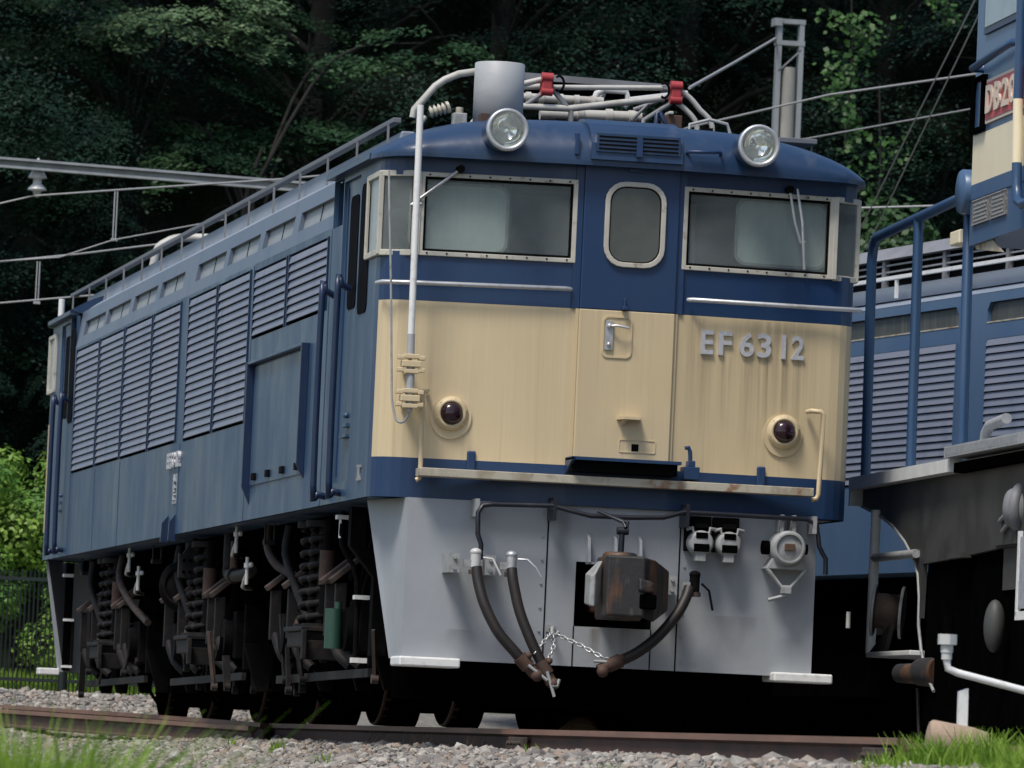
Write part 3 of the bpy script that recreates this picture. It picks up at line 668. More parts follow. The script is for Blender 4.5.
# silver numbers and makers plate on the side
sp = lambda a, z, d: (-1.4 - d, -a, z)
a0 = -8.92
for ch, w in zip('EF63 12', (.085, .085, .085, .085, .05, .04, .085)):
    if ch != ' ':
        v, f = glyph(ch, a0, a0 + w, 1.755, 1.865, sp, .02, .03); m = MB(); m.add(v, f); lp(m, 'number_letter', ['silver_letter'])
    a0 += w + .018
def side_bars(bars):
    m = MB()
    for (ya, yb, za, zb_) in bars: m.box(-1.412, -1.4, ya, yb, za, zb_)
    lp(m, 'side_mark', ['silver_letter'])
side_bars([(8.49, 8.58, 1.655, 1.667), (8.485, 8.497, 1.655, 1.69), (8.53, 8.542, 1.655, 1.705), (8.573, 8.585, 1.655, 1.69)])
side_bars([(8.49, 8.58, 1.61, 1.622), (8.53, 8.542, 1.585, 1.635)])
side_bars([(8.485, 8.585, 1.525, 1.537), (8.485, 8.585, 1.56, 1.572), (8.573, 8.585, 1.525, 1.572), (8.52, 8.55, 1.54, 1.552)])
m = MB(); ring(m, [(8.42, 1.50), (8.64, 1.50), (8.64, 1.71), (8.42, 1.71)], [(8.44, 1.52), (8.62, 1.52), (8.62, 1.69), (8.44, 1.69)], lambda a, z, d: (-1.4 - d, a, z), 0, .006); lp(m, 'side_plate', ['steel_grey'])
for y in (8.42, 8.82):
    m = MB(); m.hexa([(-1.4, y, 1.43), (-1.445, y, 1.37), (-1.45, y, 1.24), (-1.4, y, 1.235)], [(-1.4, y + .03, 1.43), (-1.445, y + .03, 1.37), (-1.45, y + .03, 1.24), (-1.4, y + .03, 1.235)]); lp(m, 'jacking_bracket', ['handrail_navy'])
# seams on the flank
m = MB()
for y in (5.18, 8.4, 11.76, 13.31, 14.92, 2.0):
    m = MB(); m.box(-1.404, -1.4, y - .02, y + .02, ZB, 1.92 if y < 14 and y > 5.2 else 2.94); lp(m, 'seam_strip', ['navy_side'])

# roof: arched section with a rounded brow over each end
LIP = 3.243
def zroof(x): return 3.262 + .240 * (1 - min(1, abs(x) / 1.452) ** 4.0)
def zmid(t): return 3.236 + .27 * (1 - abs(t) ** 4.6)      # t from -1 to 1 across the middle body
def nose_y(x):
    a = abs(x); y = -.115 + .095 * max(0, a - .3) / .94
    if a > 1.22: q = (a - 1.22) / (1.452 - 1.22); y += .37 * (1 - math.sqrt(max(0, 1 - min(1, q) ** 2)))
    return y
def roof_mb():
    mb = MB(); ts = [sin(pi / 2 * k / 22) for k in range(-22, 23)]; xs_ = [1.452 * t for t in ts]; rows_ = []
    RY = .40
    for end in (0, 1):
        sec = []
        for k in range(17):
            a = pi / 2 * (1 - k / 16)
            row = []
            for x in xs_:
                y = nose_y(x) + RY * (1 - sin(a)); z = LIP + (zroof(x) - LIP) * cos(a) ** .9
                row.append((x, y if end == 0 else L - y, z))
            sec.append(row)
        rows_.append(sec)
    n = len(xs_)
    def sheet(rows, mi=0):
        o = []
        for r in rows: o += r
        mb.add(o, [(i * n + j, i * n + j + 1, (i + 1) * n + j + 1, (i + 1) * n + j) for i in range(len(rows) - 1) for j in range(n - 1)], mi, True)
    sheet(rows_[0] + [[(x, 1.962, zroof(x)) for x in xs_]])
    sheet([[(x, 15.018, zroof(x)) for x in xs_]] + rows_[1][::-1])
    mid = [(t * (1.4 - lean(3.236)), zmid(t)) for t in ts]
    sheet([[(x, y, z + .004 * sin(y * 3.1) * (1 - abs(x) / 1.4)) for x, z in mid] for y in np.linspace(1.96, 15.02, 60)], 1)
    for ya, sg in ((1.96, 1), (15.02, -1)):
        A = [(x, ya, z) for x, z in mid]; Bq = [(x, ya + sg * .001, zroof(x)) for x in xs_]
        mb.add(A + Bq, [(j, j + 1, n + j + 1, n + j) for j in range(n - 1)], 0)
    for end in (0, 1):
        r0 = rows_[end][0]
        inner = [(x * .93, (.34 if end == 0 else L - .34), LIP) for x in xs_]
        mb.add(r0 + inner, [(j, j + 1, n + j + 1, n + j) for j in range(n - 1)], 0)
        low = [(x, y, LIP - .022) for x, y, z in r0]
        mb.add(r0 + low, [(j, j + 1, n + j + 1, n + j) for j in range(n - 1)], 0)
        mb.add(low + [(x, y, z - .018) for x, y, z in inner], [(j, j + 1, n + j + 1, n + j) for j in range(n - 1)], 0)
    for sx in (-1, 1):
        for (ya, yb) in ((.37, 1.95), (15.03, L - .37)):
            mb.box(min(sx * 1.38, sx * 1.457), max(sx * 1.38, sx * 1.457), ya, yb, 3.226, 3.258, 0)
    return mb
lp(roof_mb(), 'roof', ['roof_navy', 'roof_skylit'])
# raised louvre box above the gangway door
m = MB()
pts = []
for k in range(8):
    a = pi / 2 * k / 7; pts.append((-.135 + .40 * (1 - cos(a)) , 3.285 + .232 * sin(a) ** .85))
prof = [(.3, 3.255)] + [(-.135, 3.255)] + pts[1:] + [(.3, 3.515)]
m.hexa([(-.262, y, z) for y, z in prof], [(.270, y, z) for y, z in prof], 0)
lb = lp(m, 'brow_housing', ['roof_navy'])
m = MB(); m.box(-.235, .252, -.142, -.10, 3.300, 3.405, 0)
for k in range(4):
    z = 3.312 + k * .023
    for (xa, xb) in ((-.222, -.005), (.03, .24)): m.box(xa, xb, -.1445, -.14, z, z + .010, 1)
m.box(-.005, .03, -.155, -.14, 3.28, 3.375, 2)
lp(m, 'louvre_grille', ['roof_navy', 'black_gap', 'navy'], lb)
m = MB(); m.box(-.355, -.33, -.125, -.08, 3.275, 3.40); lp(m, 'bracket', ['navy'], bevel=.004)
m = MB(); m.tube([(.30, -.10, 3.325), (.305, -.14, 3.33), (.49, -.13, 3.338), (.50, -.08, 3.335)], .011, 6); lp(m, 'grab_bar', ['navy'])
# headlamps
for cx in (-.775, .685):
    o = (cx, -.235, 3.378)
    m = MB(); m.lathe([(.06, .45), (.095, .30), (.112, .14), (.118, .04), (.119, .0)], o, (0, 1, 0), 32, 0)
    h = lp(m, 'headlamp', ['roof_navy'])
    m = MB(); m.lathe([(.119, -.002), (.123, .012), (.120, .026), (.110, .032), (.096, .024), (.093, .0)], o, (0, -1, 0), 32); lp(m, 'rim', ['alu'], h)
    m = MB(); m.lathe([(.095, .010), (.084, -.022), (.062, -.045), (.033, -.060), (.0005, -.064)], o, (0, -1, 0), 32); lp(m, 'reflector', ['reflector'], h)
    m = MB(); m.ball((cx, -.222, 3.370), .016, 8); m.cyl((cx, -.17, 3.372), (cx, -.21, 3.371), .014, n=10); lp(m, 'bulb', ['porcelain'], h)
    m = MB(); m.lathe([(.095, .018), (.078, .027), (.046, .034), (.0005, .037)], o, (0, -1, 0), 32); lp(m, 'lens', ['lens_glass'], h)
# roof walkway boards with stanchions
def walkway(x0, x1, z, ya, yb, sx):
    m = MB(); m.box(x0, x1, ya, yb, z, z + .030, 0); w = lp(m, 'roof_walkway', ['walk_grey'], bevel=.004)
    k = ya + .15
    while k < yb:
        q = MB(); xo = x0 if sx < 0 else x1
        q.box(xo - .006, xo + .006, k - .008, k + .008, z - .20, z, 0); lp(q, 'stanchion', ['roof_grey'], w); k += 1.12
    return w
walkway(-1.235, -1.185, 3.500, .95, 17.0, -1)
walkway(1.02, 1.25, 3.505, .70, 16.6, 1)
m = MB(); m.hexa([(-1.20, .95, 3.33), (-1.10, .95, 3.33), (-1.10, .95, 3.455), (-1.18, .95, 3.455)], [(-1.20, 16.2, 3.33), (-1.10, 16.2, 3.33), (-1.10, 16.2, 3.455), (-1.18, 16.2, 3.455)], 0); lp(m, 'roof_kerb', ['roof_skylit'], bevel=.01)
# aerial pipe down the left of the front
m = MB(); m.tube([(-1.258, -.12, 3.50), (-1.252, -.12, 2.20)], .0195, 12, 0); m.tube([(-1.252, -.12, 2.20), (-1.248, -.12, 2.06)], .022, 12, 1); m.tube([(-1.246, -.12, 2.02), (-1.242, -.12, 1.80)], .0235, 12, 1); m.tube([(-1.242, -.12, 1.80), (-1.241, -.12, 1.76)], .016, 10, 1)
ae = lp(m, 'aerial_pole', ['white_paint', 'can_grey'])
for z in (2.03, 1.835):
    m = MB(); m.box(-1.30, -1.19, -.155, -.085, z - .018, z + .018); m.box(-1.26, -1.235, -.09, .09, z - .05, z + .05)
    for x in (-1.305, -1.185):
        for dz in (-.035, .035): m.box(x - .018, x + .018, -.15, -.10, z + dz - .012, z + dz + .012)
    m.box(-1.29, -1.20, -.15, -.10, z + .03, z + .055); m.box(-1.29, -1.20, -.15, -.10, z - .055, z - .03)
    lp(m, 'clamp', ['cream'], ae, .004)
m = MB(); m.tube([(-1.405, -.02, 3.13), (-1.395, -.04, 2.9), (-1.37, -.05, 2.5), (-1.345, -.06, 2.0), (-1.335, -.07, 1.82), (-1.31, -.09, 1.715), (-1.275, -.11, 1.70), (-1.25, -.12, 1.735), (-1.241, -.12, 1.77)], .0075, 6, 0, 4); lp(m, 'aerial_cable', ['steel_grey'], ae)
# can on the roof
m = MB(); m.lathe([(.0005, .0), (.145, .0), (.145, .40), (.140, .404), (.0005, .404)], (-.698, .5, 3.43), (0, 0, 1), 40); lp(m, 'roof_canister', ['can_grey'])
# curved conduit, insulators, small boxes
m = MB(); m.tube([(-1.178, .6, 3.50), (-1.172, .6, 3.545), (-1.055, .6, 3.690), (-1.0, .6, 3.732), (-.92, .6, 3.770), (-.82, .62, 3.792), (-.72, .75, 3.80)], .021, 8); lp(m, 'conduit', ['pale_tube'])
m = MB()
for k in range(4): m.lathe([(.018, 0), (.038, .012), (.018, .024)], (-1.10 + k * .024, .5, 3.525 + k * .008), (1, 0, .35), 12)
m.tube([(-1.16, .5, 3.44), (-1.12, .5, 3.50)], .015, 6); m.cyl((-1.0, .5, 3.56), (-.985, .5, 3.566), .035, n=12)
lp(m, 'insulator', ['cream_insul'])
m = MB(); m.box(-.965, -.885, .45, .53, 3.43, 3.53, 0); m.cyl((-.925, .49, 3.53), (-.925, .49, 3.565), .022, n=10, mi=1); lp(m, 'junction_box', ['steel_grey', 'cream_insul'], bevel=.006)
m = MB(); m.tube([(-.86, .55, 3.46), (-.80, .55, 3.54), (-.74, .6, 3.60)], .013, 6); lp(m, 'roof_stay', ['pale_tube'])
m = MB(); m.box(-.83, -.78, .3, .4, 3.44, 3.52, 0); lp(m, 'roof_block', ['rust'])
m = MB(); m.tube([(.50, .8, 3.47), (.503, .8, 3.585), (.62, .8, 3.62), (.725, .8, 3.60), (.746, .8, 3.545), (.746, .8, 3.45)], .011, 6); lp(m, 'roof_hoop', ['steel_grey'])
# far-end aerial
m = MB(); m.tube([(-1.32, 16.86, 3.18), (-1.32, 16.86, 3.475)], .026, 10); lp(m, 'aerial_stub', ['white_paint'])
# folded pantograph
pan = thing('pantograph', None, None)
pan.parent = loco; pan.location = (0, 2.0 - L / 2, 3.5)
del_keys = [k for k in ('label', 'category') if k in pan.keys()]
for k in del_keys: del pan[k]
def pp(mb, name, mats, bevel=0.0):
    mb.v = [(x, y - 2.0, z - 3.5) for x, y, z in mb.v]; return mb.build(name, mats, pan, bevel)
m = MB(); m.tube([(-.46, 2.0, 3.752), (-.40, 2.0, 3.752), (.018, 2.0, 3.76), (.594, 2.0, 3.861)], .021, 8); pp(m, 'lower_arm', ['pale_tube'])
m = MB(); m.tube([(-.46, 2.05, 3.865), (.591, 2.0, 3.922)], .016, 8); m.tube([(-.46, 2.05, 3.84), (-.162, 2.0, 3.926)], .018, 8); m.tube([(-.46, 2.1, 3.855), (-.17, 2.0, 3.885)], .018, 8); pp(m, 'upper_arm', ['pale_tube'])
m = MB()
for pts in ([(.691, 2, 3.91), (.755, 2, 3.871), (.82, 2, 3.802), (.899, 2, 3.71), (.90, 2, 3.46)], [(.676, 2, 3.836), (.746, 2, 3.785), (.806, 2, 3.698), (.81, 2, 3.46)]): m.tube(pts, .017, 8, 0, 3)
pp(m, 'spring_arm', ['pale_tube'])
for pts, r_ in (([(.639, 2, 3.833), (.476, 2, 3.72), (.45, 2, 3.5)], .015), ([(-.152, 2, 3.843), (-.29, 2, 3.74), (-.30, 2, 3.5)], .015), ([(-.092, 2, 3.866), (.024, 2, 3.745), (.03, 2, 3.5)], .017), ([(.45, 2.2, 3.80), (.60, 2.2, 3.86)], .012), ([(.42, 2.1, 3.72), (.52, 2.1, 3.83)], .010)):
    m = MB(); m.tube(pts, r_, 8); pp(m, 'strut', ['roof_grey'])
m = MB(); m.tube([(-.45, 2.3, 3.835), (-.236, 2.3, 3.843), (.279, 2.3, 3.848)], .026, 8); m.tube([(-.128, 2.2, 3.735), (.175, 2.2, 3.745), (.50, 2.2, 3.755)], .036, 10)
for x in (-.2, -.12, .0, .1, .2): m.cyl((x, 2.3, 3.842), (x + .03, 2.3, 3.843), .036, n=10)
for x in (.1, .28, .42): m.cyl((x, 2.2, 3.748), (x + .04, 2.2, 3.75), .046, n=12)
pp(m, 'spring_tube', ['pale_tube'])
m = MB(); m.tube([(.22, 2.35, 3.82), (.25, 2.35, 3.90), (.29, 2.35, 3.925), (.43, 2.35, 3.925), (.45, 2.35, 3.86), (.42, 2.35, 3.83)], .022, 8); m.tube([(.30, 2.4, 3.92), (.27, 2.4, 3.83)], .02, 8); m.tube([(.43, 2.25, 3.86), (.80, 2.3, 3.93)], .02, 8); pp(m, 'cross_frame', ['porcelain'])
for x in (-.136, .661):
    m = MB(); m.box(x - .03, x + .03, 1.95, 2.05, 3.835, 3.945); m.cyl((x - .035, 1.97, 3.935), (x + .035, 1.97, 3.935), .030, n=12); m.cyl((x - .035, 1.97, 3.85), (x + .035, 1.97, 3.85), .026, n=12); m.box(x + .0, x + .045, 1.98, 2.02, 3.86, 3.90); pp(m, 'hinge_clamp', ['red_iron'], .006)
for x in (-.06, .59):
    m = MB(); pts = [(x + .03 * cos(t), 1.98, 3.905 + .045 * sin(t)) for t in np.linspace(-2.2, 2.2, 12)]; m.tube(pts, .008, 6); pp(m, 'copper_shunt', ['dark_iron'])
m = MB(); m.hexa([(-.36, 2.6, 4.032), (-.12, 2.6, 4.028), (.745, 2.6, 4.012), (.80, 2.6, 3.985), (.74, 2.6, 3.98), (-.36, 2.6, 3.985)], [(-.36, 2.95, 4.05), (-.12, 2.95, 4.045), (.745, 2.95, 4.03), (.80, 2.95, 4.0), (.74, 2.95, 3.99), (-.36, 2.95, 3.99)], 0)
m.box(-.34, .7, 2.62, 2.9, 3.93, 3.982, 1); pp(m, 'contact_shoe', ['roof_grey', 'black_iron'])
m = MB(); m.box(-.5, .9, 1.7, 3.4, 3.50, 3.56)
for x in (-.4, -.1, .3, .8): m.box(x - .03, x + .03, 1.65, 3.4, 3.56, 3.66)
pp(m, 'base_frame', ['dark_iron'])
m = MB(); m.box(.55, .66, 1.75, 1.85, 3.60, 3.735, 0); m.box(.57, .60, 1.72, 1.85, 3.735, 3.755, 1); pp(m, 'hook_block', ['rust', 'pale_tube'], .006)
m = MB(); m.tube([(.34, 1.0, 3.48), (.345, 1.0, 3.66), (.36, 1.0, 3.67), (.40, 1.0, 3.60), (.42, 1.0, 3.5)], .014, 6); lp(m, 'roof_hook', ['handrail_navy'])
# far roof gear and bent pipe
m = MB(); m.tube([(-.70, 16.0, 3.50), (-.66, 16.0, 3.84), (-.58, 16.0, 3.93), (-.46, 16.0, 3.975), (-.2, 15.9, 3.98)], .035, 8, 0, 3); lp(m, 'conduit', ['pale_tube'])
# wipers
for pts, pts2 in (([(-.985, .04, 3.165), (-1.257, .06, 2.945)], [(-.995, .04, 3.155), (-1.20, .06, 2.985)]), ([(.939, .03, 3.172), (.975, .02, 2.98), (1.017, .03, 2.862)], [(.984, .03, 3.172), (1.02, .02, 2.98), (1.045, .03, 2.71)])):
    m = MB(); m.tube(pts, .009, 6, 0); m.tube(pts2, .009, 6, 0); m.cyl((pts[0][0], .07, 3.165), (pts[0][0], -.0, 3.165), .022, n=10, mi=1); m.tube([pts[-1], (pts2[-1][0], .03, pts[-1][2] + .01)], .006, 6, 0)
    lp(m, 'wiper', ['alu', 'dark_iron'])

# grey apron below the front
m = MB(); SK0, SK1 = .372, 1.284
cols = [-1.2, -.385, -.214, .236, .385, 1.185]; PZ0, PZ1 = .60, .968
for i in range(5):
    for (za, zb) in ((SK0, PZ0), (PZ0, PZ1), (PZ1, SK1)):
        if i == 2 and za == PZ0: continue
        yy = lambda z: .03 if True else 0
        m.quad((cols[i], .03, za), (cols[i + 1], .03, za), (cols[i + 1], .03, zb), (cols[i], .03, zb), 0)
for sx, xe in ((-1, -1.2), (1, 1.185)):
    NB = 7; top = []; bot = []
    for k in range(NB):
        t = k / (NB - 1); u_ = 1 - (1 - t) ** 1.7
        top.append((xe + sx * .125 * t ** 1.6, .03 + .67 * u_ * t ** .5, SK1)); bot.append((xe + sx * .025 * t ** 1.6, .03 + .26 * u_ * t ** .5, SK0))
    for k in range(NB - 1): m.add([bot[k], bot[k + 1], top[k + 1], top[k]], [(0, 1, 2, 3)], 0, True)
for x in (-.385, .385): m.box(x - .004, x + .004, .027, .03, SK0, SK1, 1)
for x in (-.214, .236): m.box(x - .003, x + .003, .026, .03, SK0, PZ0, 1)
for (a, b_) in (((-.214, PZ0), (.236, PZ0)), ((.236, PZ0), (.236, PZ1)), ((.236, PZ1), (-.214, PZ1)), ((-.214, PZ1), (-.214, PZ0))):
    m.quad((a[0], .03, a[1]), (b_[0], .03, b_[1]), (b_[0], .42, b_[1]), (a[0], .42, a[1]), 2)
m.quad((-.214, .42, PZ0), (.236, .42, PZ0), (.236, .42, PZ1), (-.214, .42, PZ1), 2)
for x in (-.155, .0, .145):
    m.hexa([(x - .008, .03, .965), (x - .008, -.06, .965), (x - .008, -.03, 1.10), (x - .008, .03, 1.13)], [(x + .008, .03, .965), (x + .008, -.06, .965), (x + .008, -.03, 1.10), (x + .008, .03, 1.13)], 0)
m.box(-.16, -.02, -.05, .03, .955, .968, 0)
for x in (-.415, .415):
    for k in range(7): m.cyl((x, .03, .43 + k * .135), (x, .022, .43 + k * .135), .008, n=6)
lp(m, 'apron', ['skirt_grey', 'dark_iron', 'black_gap'])
for y0, sgn in ((L - .03, 1),):
    m = MB(); m.box(-1.2, 1.19, y0 - .02, y0, SK0, SK1); m.hexa([(-1.2, y0 - .02, SK0), (-1.21, y0 - .33, SK0), (-1.19, y0 - .33, SK0), (-1.18, y0 - .02, SK0)], [(-1.2, y0 - .02, SK1), (-1.38, y0 - .36, SK1), (-1.36, y0 - .36, SK1), (-1.18, y0 - .02, SK1)]); lp(m, 'apron', ['skirt_grey'])
for (xa, xb, z) in ((-1.225, -.875, .328), (.945, 1.29, .338)):
    m = MB(); m.box(xa, xb, -.07, .24, z, z + .055); lp(m, 'foot_step', ['white_paint'], bevel=.01)
m = MB(); m.box(-1.37, -1.20, L - .2, L - .0, .345, .40); lp(m, 'foot_step', ['white_paint'], bevel=.008)
# automatic coupler
m = MB()
m.hexa([(-.155, -.58, .655), (.06, -.60, .655), (.08, -.40, .63), (.08, -.1, .64), (-.12, -.1, .64)], [(-.155, -.58, .995), (.06, -.60, .995), (.08, -.40, .995), (.08, -.1, .995), (-.12, -.1, .995)])
m.hexa([(.06, -.58, .655), (.13, -.52, .625), (.245, -.36, .70), (.22, -.15, .70), (.06, -.15, .66)], [(.06, -.58, .992), (.13, -.52, .985), (.245, -.36, .93), (.22, -.15, .93), (.06, -.15, .98)])
m.hexa([(.02, -.64, .80), (.12, -.60, .79), (.12, -.5, .79), (.02, -.5, .80)], [(.02, -.62, .875), (.11, -.61, .845), (.11, -.5, .87), (.02, -.5, .88)])
m.box(.03, .13, -.606, -.5, .70, .785, 1)
m.box(-.10, .10, -.1, .42, .68, .92)
m.lathe([(.0005, .0), (.09, .0), (.10, .02), (.10, .05)], (-.04, -.35, 1.02), (0, 0, -1), 20)
cp = lp(m, 'coupler', ['coupler_iron', 'black_iron'], bevel=.012)
m = MB(); m.hexa([(-.225, -.44, .71), (-.20, -.46, .70), (-.16, -.40, .72), (-.16, -.3, .72), (-.225, -.3, .72)], [(-.225, -.44, .88), (-.20, -.46, .89), (-.15, -.40, .97), (-.15, -.3, .97), (-.225, -.3, .89)]); lp(m, 'guard_arm', ['steel_grey'], cp, .01)
m = MB(); m.tube([(-.037, -.36, .99), (-.035, -.36, 1.13)], .016, 8); m.cyl((-.065, -.36, 1.14), (.0, -.36, 1.14), .022, n=10); m.tube([(-.01, -.36, 1.16), (.0, -.34, 1.19), (-.13, -.2, 1.245)], .010, 6); m.tube([(-.02, -.38, 1.16), (-.03, -.36, 1.19), (-.15, -.22, 1.25)], .010, 6); lp(m, 'lifting_link', ['pipe_navy'], cp)
m = MB(); m.tube([(-.803, -.16, .945), (-.803, -.16, 1.03), (-.825, -.16, 1.09), (-.827, -.15, 1.21), (-.80, -.14, 1.252), (-.74, -.13, 1.262), (-.40, -.13, 1.272), (-.28, -.15, 1.245), (-.18, -.16, 1.224), (.05, -.16, 1.226), (.24, -.16, 1.236), (.36, -.14, 1.272), (.50, -.12, 1.274), (1.09, -.11, 1.272), (1.15, -.11, 1.24), (1.168, -.11, 1.12), (1.19, -.11, 1.08), (1.21, -.11, 1.05), (1.212, -.11, .96)], .0145, 8); lp(m, 'uncoupling_rod', ['pipe_navy'])
for x in (-.385, .385): m = MB(); m.box(x - .010, x + .010, -.15, .03, 1.19, 1.32); m.cyl((x, -.14, 1.272), (x + .001, -.1, 1.272), .03, n=10); lp(m, 'rod_bracket', ['pipe_navy'])
for x in (-.83, 1.13): m = MB(); m.box(x - .006, x + .015, -.13, .03, 1.19, 1.29); lp(m, 'rod_bracket', ['steel_grey'])
# air hoses with cocks
def hose(pts, nm_end, cock, side, hang):
    m = MB(); m.tube(pts, .031, 10, 0, 5); h = lp(m, 'air_hose', ['rubber'])
    e = Vector(pts[-1]); d = (Vector(pts[-1]) - Vector(pts[-2])).normalized()
    m = MB(); m.tube([tuple(e - d * .03), tuple(e + d * .05)], .042, 10); m.tube([tuple(e + d * .03), tuple(e + d * .11)], .034, 10); m.ball(tuple(e + d * .1 + Vector((.01, -.03, -.01))), .035, 6); m.ball(tuple(e - d * .0 + Vector((.03, -.02, .03))), .02, 6); lp(m, 'hose_coupling', ['rust'], h)
    s = Vector(pts[0]); d0 = (Vector(pts[1]) - s).normalized()
    m = MB(); m.tube([tuple(s + d0 * .05), tuple(s - Vector((0, 0, -.02)))], .040, 10, 1 if side > 0 else 0)
    return h
def cock(x, z, metal, lever, plate=-.12, y=-.2):
    m = MB(); m.cyl((x, y, z - .045), (x, y, z + .05), .030, n=12, mi=0); m.ball((x, y, z + .055), .034, 7, 0, (1, 1, .7)); m.cyl((x, y, z - .07), (x, y, z - .045), .038, n=12, mi=1)
    m.box(x + min(0, plate * .55), x + max(0, plate * .55), y - .012, y + .03, z - .03, z + .01, 2); m.box(x + plate - .03, x + plate + .03, y + .0, .03, z - .065, z + .045, 2)
    for dz in (-.04, .02): m.cyl((x + plate, y - .012, z + dz), (x + plate, y + .01, z + dz), .011, n=6, mi=2)
    m.tube(lever, .007, 6, 0)
    lp(m, 'hose_cock', [metal, 'rust_dust', 'steel_grey'])
hose([(-.835, -.22, .90), (-.825, -.24, .82), (-.79, -.28, .69), (-.715, -.31, .545), (-.62, -.32, .44), (-.565, -.32, .385)], 0, 0, 1, 0)
cock(-.838, .93, 'porcelain', [(-.80, -.23, .955), (-.75, -.25, .95), (-.70, -.25, .86)])
hose([(-.632, -.22, .90), (-.625, -.24, .83), (-.585, -.27, .66), (-.515, -.30, .49), (-.445, -.31, .36)], 0, 0, 1, 0)
cock(-.632, .925, 'alu', [(-.60, -.23, .955), (-.55, -.25, .955), (-.50, -.26, .91), (-.47, -.26, .86)])
hose([(.395, -.22, .845), (.37, -.25, .78), (.31, -.29, .68), (.20, -.31, .55), (.08, -.32, .455), (-.03, -.32, .40)], 0, 0, 1, 0)
cock(.43, .865, 'dark_iron', [(.46, -.25, .87), (.505, -.25, .83), (.53, -.25, .72)], plate=-.13)
# coupling chains
def chain(pts, n):
    m = MB(); P = [Vector(q) for q in pts]; seg = []
    tot = sum((P[i + 1] - P[i]).length for i in range(len(P) - 1))
    for k in range(n):
        s = tot * (k + .5) / n
        for i in range(len(P) - 1):
            l = (P[i + 1] - P[i]).length
            if s <= l: c = P[i] + (P[i + 1] - P[i]) * s / l; d = (P[i + 1] - P[i]).normalized(); break
            s -= l
        a = d.cross(Vector((0, -1, .2))).normalized(); b2 = d.cross(a)
        w = a if k % 2 else b2; h = tot / n * .72
        m.tube([tuple(c + d * h * cos(t) + w * .011 * sin(t)) for t in np.linspace(0, 2 * pi, 9)[:-1]], .0045, 5, 0, 0, True)
    return m
lp(chain([(-.35, -.06, .555), (-.40, -.2, .53), (-.50, -.33, .43)], 9), 'chain', ['alu'])
lp(chain([(-.35, -.08, .545), (-.37, -.2, .47), (-.43, -.33, .35), (-.43, -.34, .31)], 9), 'chain', ['alu'])
lp(chain([(-.33, -.08, .545), (-.22, -.22, .49), (-.12, -.32, .43), (-.06, -.33, .405)], 12), 'chain', ['alu'])
m = MB(); m.tube([(-.35, .03, .575), (-.35, -.05, .585), (-.36, -.08, .56), (-.34, -.09, .54), (-.32, -.08, .56)], .011, 6); m.box(-.375, -.325, .01, .03, .56, .60); lp(m, 'chain_hook', ['steel_grey'])
for pts in ([(-.54, -.36, .36), (-.43, -.37, .28)], [(-.43, -.36, .33), (-.385, -.37, .19)], [(-.40, -.37, .25), (-.37, -.37, .25), (-.36, -.37, .29)], [(-.16, -.33, .40), (-.07, -.34, .40)]):
    m = MB(); m.tube(pts, .010, 6); lp(m, 'chain_pin', ['steel_grey'])
# jumper sockets
for x in (.478, .642):
    m = MB(); m.box(x - .075, x + .075, -.02, .03, 1.06, 1.26, 1)
    m.lathe([(.0005, .075), (.06, .075), (.072, .06), (.075, .0), (.06, -.03)], (x, -.05, 1.105), (0, -1, 0), 24, 0)
    m.box(x - .045, x + .045, -.135, -.12, 1.055, 1.10, 2); m.box(x - .035, x + .035, -.13, -.12, 1.13, 1.165, 2); m.box(x - .03, x + .03, -.12, -.02, 1.00, 1.045, 0)
    m.tube([(x - .085, -.09, 1.18), (x - .05, -.10, 1.19), (x - .045, -.10, 1.16), (x + .045, -.10, 1.16), (x + .05, -.10, 1.19), (x + .085, -.09, 1.185)], .013, 6, 0); m.box(x - .04, x + .04, -.11, -.02, 1.19, 1.22, 1)
    lp(m, 'jumper_socket', ['steel_grey', 'dark_iron', 'black_iron'], bevel=.004)
x = .985
m = MB(); m.lathe([(.0005, .10), (.085, .10), (.10, .085), (.10, .0), (.10, -.03)], (x, -.05, 1.10), (0, -1, 0), 28, 0); m.lathe([(.088, .112), (.075, .115), (.075, .10)], (x, -.05, 1.10), (0, -1, 0), 28, 0)
m.box(x - .03, x + .03, -.165, -.15, 1.085, 1.125, 2)
for dx in (-.035, .035): m.box(x + dx - .012, x + dx + .012, -.10, .03, 1.19, 1.29, 0)
m.hexa([(x - .12, -.11, .98), (x + .12, -.11, .98), (x + .12, .03, .98), (x - .12, .03, .98)], [(x - .085, -.11, 1.04), (x + .085, -.11, 1.04), (x + .085, .03, 1.04), (x - .085, .03, 1.04)], 0)
m.tube([(x - .115, -.10, .98), (x - .03, -.10, .88), (x + .03, -.10, .88), (x + .115, -.10, .98)], .013, 6, 0); m.tube([(x, -.10, .88), (x - .0, -.10, .83), (x - .10, -.10, .80)], .013, 6, 0); m.box(x - .03, x + .03, -.12, -.08, .84, .88, 0)
m.cyl((x - .14, -.06, 1.10), (x - .10, -.06, 1.10), .04, n=12, mi=3); m.cyl((x + .10, -.06, 1.10), (x + .125, -.06, 1.10), .03, n=12, mi=3)
lp(m, 'jumper_socket', ['steel_grey', 'dark_iron', 'brown_insul', 'black_iron'], bevel=.003)

